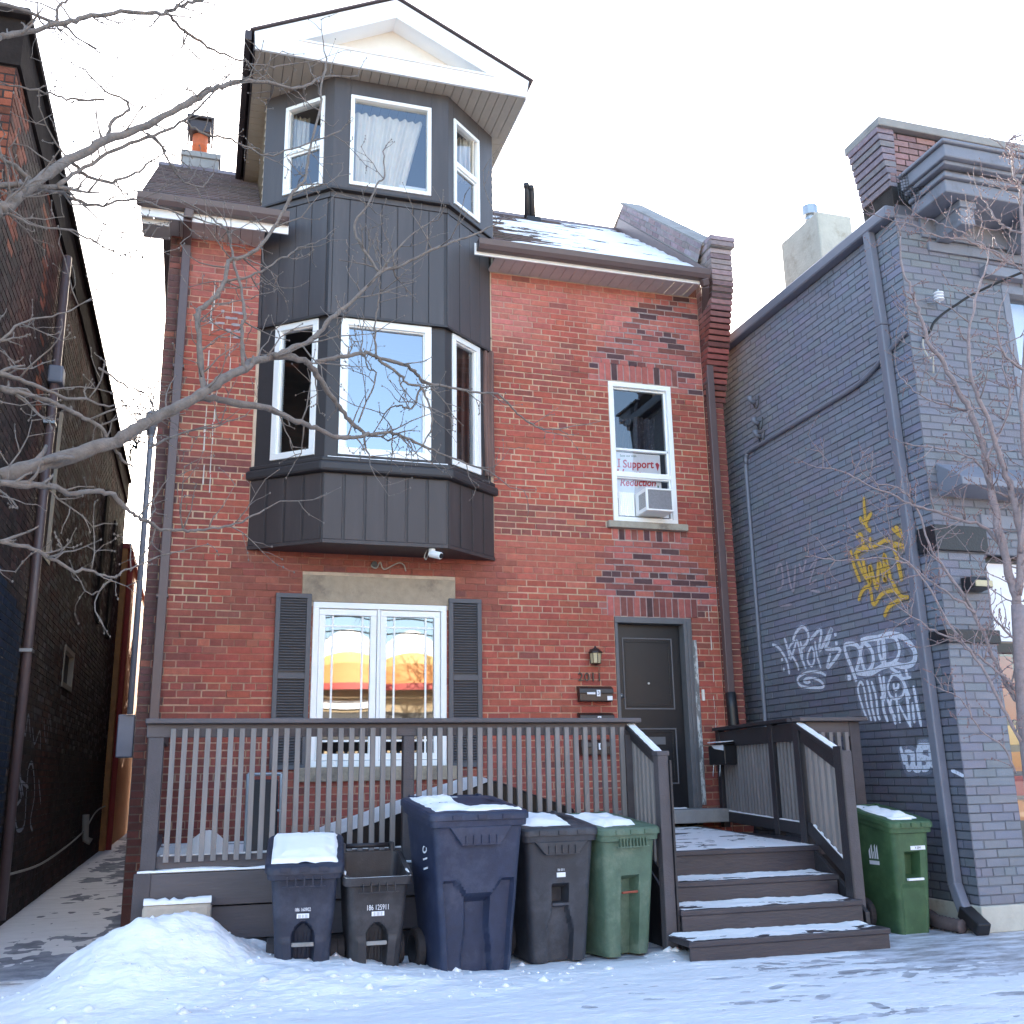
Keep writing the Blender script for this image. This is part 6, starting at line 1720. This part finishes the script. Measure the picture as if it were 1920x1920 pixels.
MB().tube(catmull([(6.0, GY - .03, 4.95), (5.97, GY - .06, 4.85), (6.0, GY - .08, 4.74), (6.06, GY - .06, 4.80), (6.05, GY - .05, 4.62)], 8), .008, 6).build('cable_tail', 'pale_cable', grey, smooth=True)
ch2 = MB().box(6.52, 6.98, -.97, -.18, 6.0, 7.50).build('chimney', 'concrete_pale', grey, bevel=.02)
MB().box(6.50, 7.0, -.99, -.16, 6.0, 6.75).build('chimney_base', 'grey_trim', ch2, bevel=.02)
MB().lathe((6.72, -.55, 7.50), [(.085, 0), (.085, .03), (.06, .035), (.06, .13), (.075, .135), (.075, .16), (.06, .165), (.06, .19), (.095, .20), (.095, .32), (.05, .34)], 16).build('flue', 'metal', ch2, smooth=False)

PGY = lambda y, z, d: (GX - d, y, z)
graffiti(TAG_KAPON, .032, PGY, .0125, 'spray_white', grey, 'white spray tag with a spiral under it', TAG_KAPON_DOTS, 'halo_white')
graffiti(TAG_POLO, .046, PGY, .0125, 'spray_white', grey, 'bold white spray tag nearest the downspout', TAG_POLO_DOTS, 'halo_white')
graffiti(TAG_SCRIBBLE, .031, PGY, .0145, 'spray_white', grey, 'tall white spray lettering under the bold tag', (), 'halo_white')
graffiti(TAG_SMALL, .05, PGY, .0125, 'spray_white', grey, 'small white spray tag low on the wall', (), 'halo_white')
graffiti(TAG_YELLOW, .040, PGY, .0125, 'spray_yellow', grey, 'yellow spray tag', (), 'halo_yellow')
graffiti(TAG_FAINT, .028, PGY, .0125, 'spray_faint', grey, 'faint pinkish spray tag')
mb = MB()
ribbon(mb, [(2.86, 1.22), (2.95, 1.19), (3.0, 1.17)], .03, PG, .012)
mb.build('graffiti', 'spray_white', grey)

# ------------------------------------------------------------------ ground
mb = MB()
mb.add([(-400, -400, -.125), (400, -400, -.125), (400, 400, -.125), (-400, 400, -.125)], [(0, 1, 2, 3)])
mb.build('road', 'asphalt', None, kind='structure')
MB().box(-40, 40, -6.2, 60, -.13, 0.0).build('pavement', 'pavement', None, kind='structure')
MB().box(-40, 40, -6.36, -6.205, -.13, .004).build('kerb', 'concrete', None, kind='structure', bevel=.01)
MB().box(-60, 60, -60, -19.0, -.13, 0.0).build('far_pavement', 'concrete', None, kind='structure')
MB().box(-1.598, -.552, -2.2, 18.0, -.01, .004).build('alley_floor', 'ice', None, kind='structure')  # sheet added over the pavement to cool the warm-lit alley floor
def gauss(X, Y, x, y, sx, sy): return np.exp(-((X - x) / sx) ** 2 - ((Y - y) / sy) ** 2)
def bank_amt(X, Y):
    n = fbm(X * 1.5 + .6 * fbm(X * 3, Y * 3, 2, 9), Y * 6.0, 5, 60)
    n2 = fbm(X * 7, Y * 22, 5, 61)
    thr = .28 + .17 * sstep(1.8, 4.2, X) + .12 * sstep(3.4, 5.2, X)
    thr = thr - .16 * sstep(-3.9, -4.6, Y) * sstep(3.0, 4.5, X)
    thr = thr + .55 * sstep(4.7, 5.4, X) * sstep(-3.7, -3.3, Y) + .18 * sstep(4.0, 5.6, X) * sstep(-4.6, -3.6, Y)
    thr = thr - .30 * gauss(X, Y, 3.0, -3.3, 1.6, .25) + .5 * gauss(X, Y, 2.9, -2.9, .35, .18)
    thr = thr + .28 * sstep(-.55, -1.2, X) * sstep(-3.1, -2.5, Y)
    n3 = fbm(X * 26, Y * 48, 3, 63)
    thin = (n * .46 + n2 * .36 + n3 * .18 - thr - .03 * sstep(2.5, 4.0, X)) * .024
    bank = .34 * gauss(X, Y, .0, -2.90, .34, .26) + .20 * gauss(X, Y, -.42, -3.05, .40, .38) + .13 * gauss(X, Y, .5, -3.2, .9, .42)
    bank = bank + .16 * gauss(X, Y, .42, -2.62, .35, .2) + .03 * gauss(X, Y, 1.3, -3.45, .9, .25) + .11 * gauss(X, Y, -.55, -2.55, .25, .5) + .045 * gauss(X, Y, .9, -2.9, .6, .25)
    bank = bank + .035 * gauss(X, Y, 3.28, -2.98, .14, .14)
    lumps = (fbm(X * 7, Y * 9, 5, 70) - .5) + .7 * (abs(fbm(X * 14, Y * 16, 3, 72) - .5) - .12)
    rp_ = random.Random(77)
    for k in range(30):
        fx, fy = rp_.uniform(-.9, 4.6), rp_.uniform(-5.0, -3.45)
        fa = rp_.uniform(0, 3.1)
        dx, dy = (X - fx) * math.cos(fa) + (Y - fy) * math.sin(fa), (Y - fy) * math.cos(fa) - (X - fx) * math.sin(fa)
        g = np.exp(-((dx / .13) ** 4) - ((dy / .05) ** 4))
        thin = thin - .0035 * g * (.5 + n2) + .004 * np.exp(-((dx / .16) ** 4) - ((dy / .075) ** 4)) * (1 - g)
    return thin + bank * (1 + .35 * (fbm(X * 3, Y * 3, 3, 71) - .5)) + lumps * (.018 + .16 * np.minimum(bank, .25)) * (bank > .004)
snow_sheet('snow_bank', -1.58, 5.86, -6.0, -2.26, lambda X, Y: X * 0, bank_amt, .016, 'snow_dirty', label='bank of shovelled snow thinning to wind blown patches on the pavement', cat='snow')
def alley_amt(X, Y):
    return (.6 * fbm(X * 2.5, Y * 1.4, 4, 80) + .4 * fbm(X * 12, Y * 7, 4, 81) - .50 + .22 * sstep(-1.25, -1.5, X) - .08 * sstep(-.9, -.5, X)) * .02
snow_sheet('alley_snow', -1.59, -.36, -2.3, 14, lambda X, Y: X * 0 + .004, alley_amt, .03, 'snow_dirty', label='thin grey snow and ice along the alley floor', cat='snow')
lr = random.Random(31)
mb = MB()
for k in range(420):
    x, y = lr.uniform(-1.2, 3.5), lr.uniform(-4.6, -2.9)
    h = float(bank_amt(np.array([[x]]), np.array([[y]]))[0, 0])
    if h < .01: continue
    r = lr.uniform(.006, .018) if lr.random() < .85 else lr.uniform(.02, .045)
    k0 = len(mb.v)
    for (dx, dy, dz) in ((1, 0, 0), (0, 1, 0), (-1, 0, 0), (0, -1, 0), (0, 0, 1), (0, 0, -1)):
        mb.v.append((x + dx * r * lr.uniform(.7, 1.3), y + dy * r * lr.uniform(.7, 1.3), h + dz * r * lr.uniform(.4, .9)))
    mb.f += [tuple(k0 + i for i in f) for f in ((0, 1, 4), (1, 2, 4), (2, 3, 4), (3, 0, 4), (1, 0, 5), (2, 1, 5), (3, 2, 5), (0, 3, 5))]
mb.build('snow_clods', 'snow_dirty', None, smooth=True, kind='stuff', label='small clods of dirty snow on the bank', cat='snow')

# ------------------------------------------------------------------ behind the alley
rs = empty('rear_shed', (-2.3, 14, 0), 0, 'sunlit orange rear building at the end of the alley', 'building')
MB().box(-3.2, -1.50, 10.62, 17.5, 0, 5.6).build('wall', 'fence_wood', rs)
MB().box(-3.3, -1.44, 10.61, 17.6, 5.6, 5.70).build('roof', 'red_awning', rs)
MB().tube([(-1.45, 10.9, 0), (-1.45, 10.9, 5.6)], .05, 8).build('corner_pipe', 'red_awning', rs)
rh = empty('glow_blocking_house', (-2, 26, 0), 0, 'added brown house far behind the end of the alley, blocking the horizon glow', 'house')
MB().box(-9, 4, 24, 30, 0, 5.2).build('wall', 'brown_board', rh)  # house added to block the bright horizon beyond the alley
MB().prism([(-9.3, 23.7, 5.2), (-9.3, 30.3, 5.2), (-9.3, 27, 7.2)], (0, 0, 0), (13.6, 0, 0)).build('roof', 'metal_dark', rh)
fe = empty('wooden_fence', (-.9, 18, 0), 0, 'yellow wooden fence closing the far end of the alley', 'fence')
x = -1.35
while x < 1.2:
    MB().box(x, x + .13, 20.5, 20.53, 0, 2.2 + random.uniform(-.03, .03)).build('board', 'yellow_awning', fe)
    x += .14
MB().box(-1.35, 1.2, 20.53, 20.58, 1.7, 1.8).build('rail', 'fence_wood', fe)
iv = empty('ivy', (-.8, 16.0, 0), 0, 'sunlit yellow green ivy hanging at the far end of the alley', 'ivy')
mb = MB()
ir = random.Random(6)
for k in range(1600):
    z = ir.uniform(1.6, 5.0)
    x, y = ir.gauss(-.95, .12), ir.gauss(16.0, .25)
    a, b = Vector((ir.gauss(0, 1), ir.gauss(0, 1), ir.gauss(0, 1))).normalized(), Vector((ir.gauss(0, 1), ir.gauss(0, 1), ir.gauss(0, 1))).normalized()
    c = Vector((x, y, z))
    s = .07
    mb.add([c - a * s, c + b * s * .6, c + a * s, c - b * s * .6], [(0, 1, 2, 3)])
mb.build('leaves', 'leaf', iv, kind='stuff')
MB().tube([(-.95, 16, 0), (-.97, 16.02, 2), (-.93, 16, 4.6)], [.05, .04, .02], 8).build('stem', 'bark', iv)

# ------------------------------------------------------------------ shop across the street (seen in the window glass)
sp = empty('corner_shop', (6, -24, 0), 0, 'low shop with yellow and orange canopy across the street', 'shop')
SY = -24.0
MB().box(-12, 24, SY - 8, SY, 0, 4.2).build('wall', 'shop_wall', sp)
for k in range(9):
    cx = -1.7 + k * 2.1
    bands = ((3.95, 4.16, 'red_awning', .6, .10), (4.16, 4.78, 'orange_awning', .55, .28), (4.70, 5.12, 'yellow_awning', .45, .45), (4.9, 5.85, 'white', .3, .95))
    for (z0, z1, m, out, drop) in bands:
        mb = MB()
        n = 24
        rows = 6
        for j in range(rows + 1):
            for i in range(n + 1):
                s = i / n * 2 - 1
                zt = z1 - drop * s * s
                zb = z0 - (drop * .5 * s * s if m != 'red_awning' else .08 * s * s)
                z = zb + (zt - zb) * j / rows
                mb.v.append((cx + s * 1.05, SY + out + .35 * (1 - s * s) - .10 * (z - 4.0), z))
        for j in range(rows):
            for i in range(n):
                a = j * (n + 1) + i
                mb.f.append((a, a + n + 1, a + n + 2, a + 1))
        mb.build('canopy_band', m, sp, smooth=True)
    MB().box(cx - .95, cx + .95, SY + .02, SY + .06, .8, 3.3).build('shop_window', 'metal_dark', sp)
    if k % 2: MB().box(cx - .8, cx + .7, SY + .07, SY + .10, 3.4, 3.66).build('sign_board', 'sticker', sp)
MB().box(-12, 24, SY - 7.9, SY - .3, 4.2, 4.7).build('roof_parapet', 'shop_wall', sp)
van = empty('parked_van', (5.4, -19.5, 0), 0, 'pale van parked across the street, seen only in the glass', 'van')
MB().prism([(3.2, -20.4, .35), (7.8, -20.4, .35), (7.9, -20.4, 1.1), (7.2, -20.4, 1.25), (6.6, -20.4, 2.1), (3.2, -20.4, 2.15)], (0, 0, 0), (0, 1.8, 0)).build('body', 'shop_wall', van, bevel=.08)
for x in (4.0, 7.0):
    MB().tube([(x, -18.62, .33), (x, -18.4, .33)], .33, 18).build('wheel', 'rubber', van)
MB().box(5.7, 6.5, -18.6, -18.58, 1.3, 1.95).build('side_window', 'metal_dark', van)

# ------------------------------------------------------------------ bare trees
def grow_tree(root, branches, trunk_pts, trunk_r, mat, seed, twig_len, twig_n, bud_mat, bud_n, thin=1.0):
    rng = random.Random(seed)
    MB().tube(trunk_pts, trunk_r, 14).build('trunk', mat, root, smooth=True)
    twigs, buds = MB(), MB()
    def bud(p, r):
        k0 = len(buds.v)
        for d in ((1, 0, 0), (0, 1, 0), (-1, 0, 0), (0, -1, 0), (0, 0, 1), (0, 0, -1)):
            buds.v.append((p.x + d[0] * r, p.y + d[1] * r, p.z + d[2] * r * 1.5))
        buds.f.extend([tuple(k0 + i for i in f) for f in ((0, 1, 4), (1, 2, 4), (2, 3, 4), (3, 0, 4), (1, 0, 5), (2, 1, 5), (3, 2, 5), (0, 3, 5))])
    def twig(p, d, L, r, depth):
        pts, rad = [p], [r]
        n = 4
        q = p
        for i in range(n):
            d = (d + Vector((rng.gauss(0, .22), rng.gauss(0, .18), rng.gauss(.06, .2)))).normalized()
            q = q + d * (L / n)
            pts.append(q)
            rad.append(r * (1 - .6 * (i + 1) / n))
            if rng.random() < bud_n: bud(q, rng.uniform(.0035, .006))
            if depth > 0 and rng.random() < .55:
                s = Vector((rng.gauss(0, 1), rng.gauss(0, .6), rng.gauss(.1, 1)))
                s = (s - d * s.dot(d)).normalized()
                twig(q, (d * .6 + s * .8).normalized(), L * rng.uniform(.3, .6), r * .6, depth - 1)
        twigs.tube(pts, rad, 5)
        bud(q, rng.uniform(.0034, .0055))
    for B in branches:
        pts = [np.array(b) for b in B]
        sm = catmull(pts, 5)
        P = [Vector(p[:3]) for p in sm]
        for p in P[1:-1]:
            p += Vector((rng.gauss(0, .003), rng.gauss(0, .006), rng.gauss(0, .003)))
        rad = [max(.0026, float(p[3]) * thin * rng.uniform(.86, 1.16)) for p in sm]
        MB().tube(P, rad, 9).build('branch', mat, root, smooth=True)
        L = sum((b - a).length for a, b in zip(P, P[1:]))
        for k in range(int(L * twig_n)):
            i = rng.randrange(1, len(P) - 1)
            d = (P[i + 1] - P[i - 1]).normalized()
            s = Vector((rng.gauss(0, 1), rng.gauss(0, .5), rng.gauss(.25, 1)))
            s = (s - d * s.dot(d)).normalized()
            twig(P[i], (d * rng.uniform(.3, .9) + s).normalized(), rng.uniform(*twig_len), max(.0034, min(rad[i] * .6, .005)), 1)
            if rng.random() < .5: bud(P[rng.randrange(1, len(P) - 1)], rng.uniform(.005, .009))
        twig(P[-1], (P[-1] - P[-3]).normalized(), rng.uniform(*twig_len), rad[-1], 1)
    twigs.build('twigs', mat, root, smooth=True, kind='stuff')
    buds.build('buds', bud_mat, root, kind='stuff')
# street tree, pole and wires on the far side of the street (they show in the window glass)
st_ = empty('bare_tree', (7.2, -19.6, 0), 0, 'bare street tree in front of the shop across the street', 'tree')
sr = random.Random(14)
tw = MB()
def limb(p, d, L, r, depth):
    pts, rad = [p], [r]
    q = p
    for i in range(4):
        d = (d + Vector((sr.gauss(0, .16), sr.gauss(0, .16), sr.gauss(.05, .1)))).normalized()
        q = q + d * (L / 4)
        pts.append(q); rad.append(r * (1 - .18 * (i + 1)))
        if depth and i > 0:
            for _ in range(2):
                s_ = Vector((sr.gauss(0, 1), sr.gauss(0, 1), sr.gauss(.3, .6))).normalized()
                limb(q, (d * .7 + s_ * .8).normalized(), L * sr.uniform(.45, .7), r * .5, depth - 1)
    tw.tube(pts, rad, 5)
limb(Vector((7.2, -19.6, 2.0)), Vector((0, 0, 1)), 3.4, .09, 3)
MB().tube([(7.2, -19.6, -.02), (7.2, -19.6, 2.05)], [.14, .09], 12).build('trunk', 'bark', st_, smooth=True)
tw.build('branches', 'bark', st_, kind='stuff')
up_ = empty('utility_pole', (2.2, -18.9, 0), 0, 'wooden utility pole across the street', 'pole')
MB().tube([(2.2, -18.9, -.02), (2.2, -18.9, 9)], [.14, .10], 12).build('shaft', 'brown_board', up_, smooth=True)
MB().box(1.3, 3.1, -18.96, -18.86, 8.2, 8.32).build('crossarm', 'brown_board', up_)
for (z, y) in ((5.6, -18.8), (5.2, -18.75), (8.35, -18.9)):
    MB().tube(catmull([(-30, y, z + .5), (2.2, y, z), (18, y, z - .25), (40, y, z + .4)], 8), .022, 6).build('wire', 'cable', up_)

lt = empty('bare_tree', (-1.35, -5.4, 0), 0, 'bare grey tree whose branches reach in from the left in front of the house', 'tree')
tx, ty = -1.30, -5.45
conn = []
for B in LEFT_BRANCHES:
    x, y, z, r = B[0]
    if x < -.80 and B is not None:
        z0 = z - .35 if z > 3 else z - .15
        conn.append([(tx, ty, z0, r * 1.3), ((tx + x) / 2, (ty + y) / 2, (z0 + z) / 2 + .03, r * 1.15), (x, y, z, r)])
grow_tree(lt, LEFT_BRANCHES + conn, [(tx - .05, ty - .02, -.02), (tx - .02, ty, .3), (tx, ty, 1.2), (tx, ty, 2.3), (tx + .02, ty, 3.4), (tx - .03, ty, 4.6), (tx + .04, ty + .05, 6.0)], [.14, .105, .09, .08, .065, .045, .02], 'bark', 5, (.10, .40), 7.5, 'bark', .32, .88)
rt = empty('bare_tree', (4.5, -5.06, 0), 0, 'slender budding tree at the right edge in front of the grey building', 'tree')
T0 = RIGHT_BRANCHES[0]
grow_tree(rt, RIGHT_BRANCHES[1:], [(T0[0][0] - .0, T0[0][1], -.02)] + [tuple(b[:3]) for b in T0], [.08] + [b[3] * .75 for b in T0], 'bark_red', 8, (.08, .32), 13.0, 'bud', .8, .72)
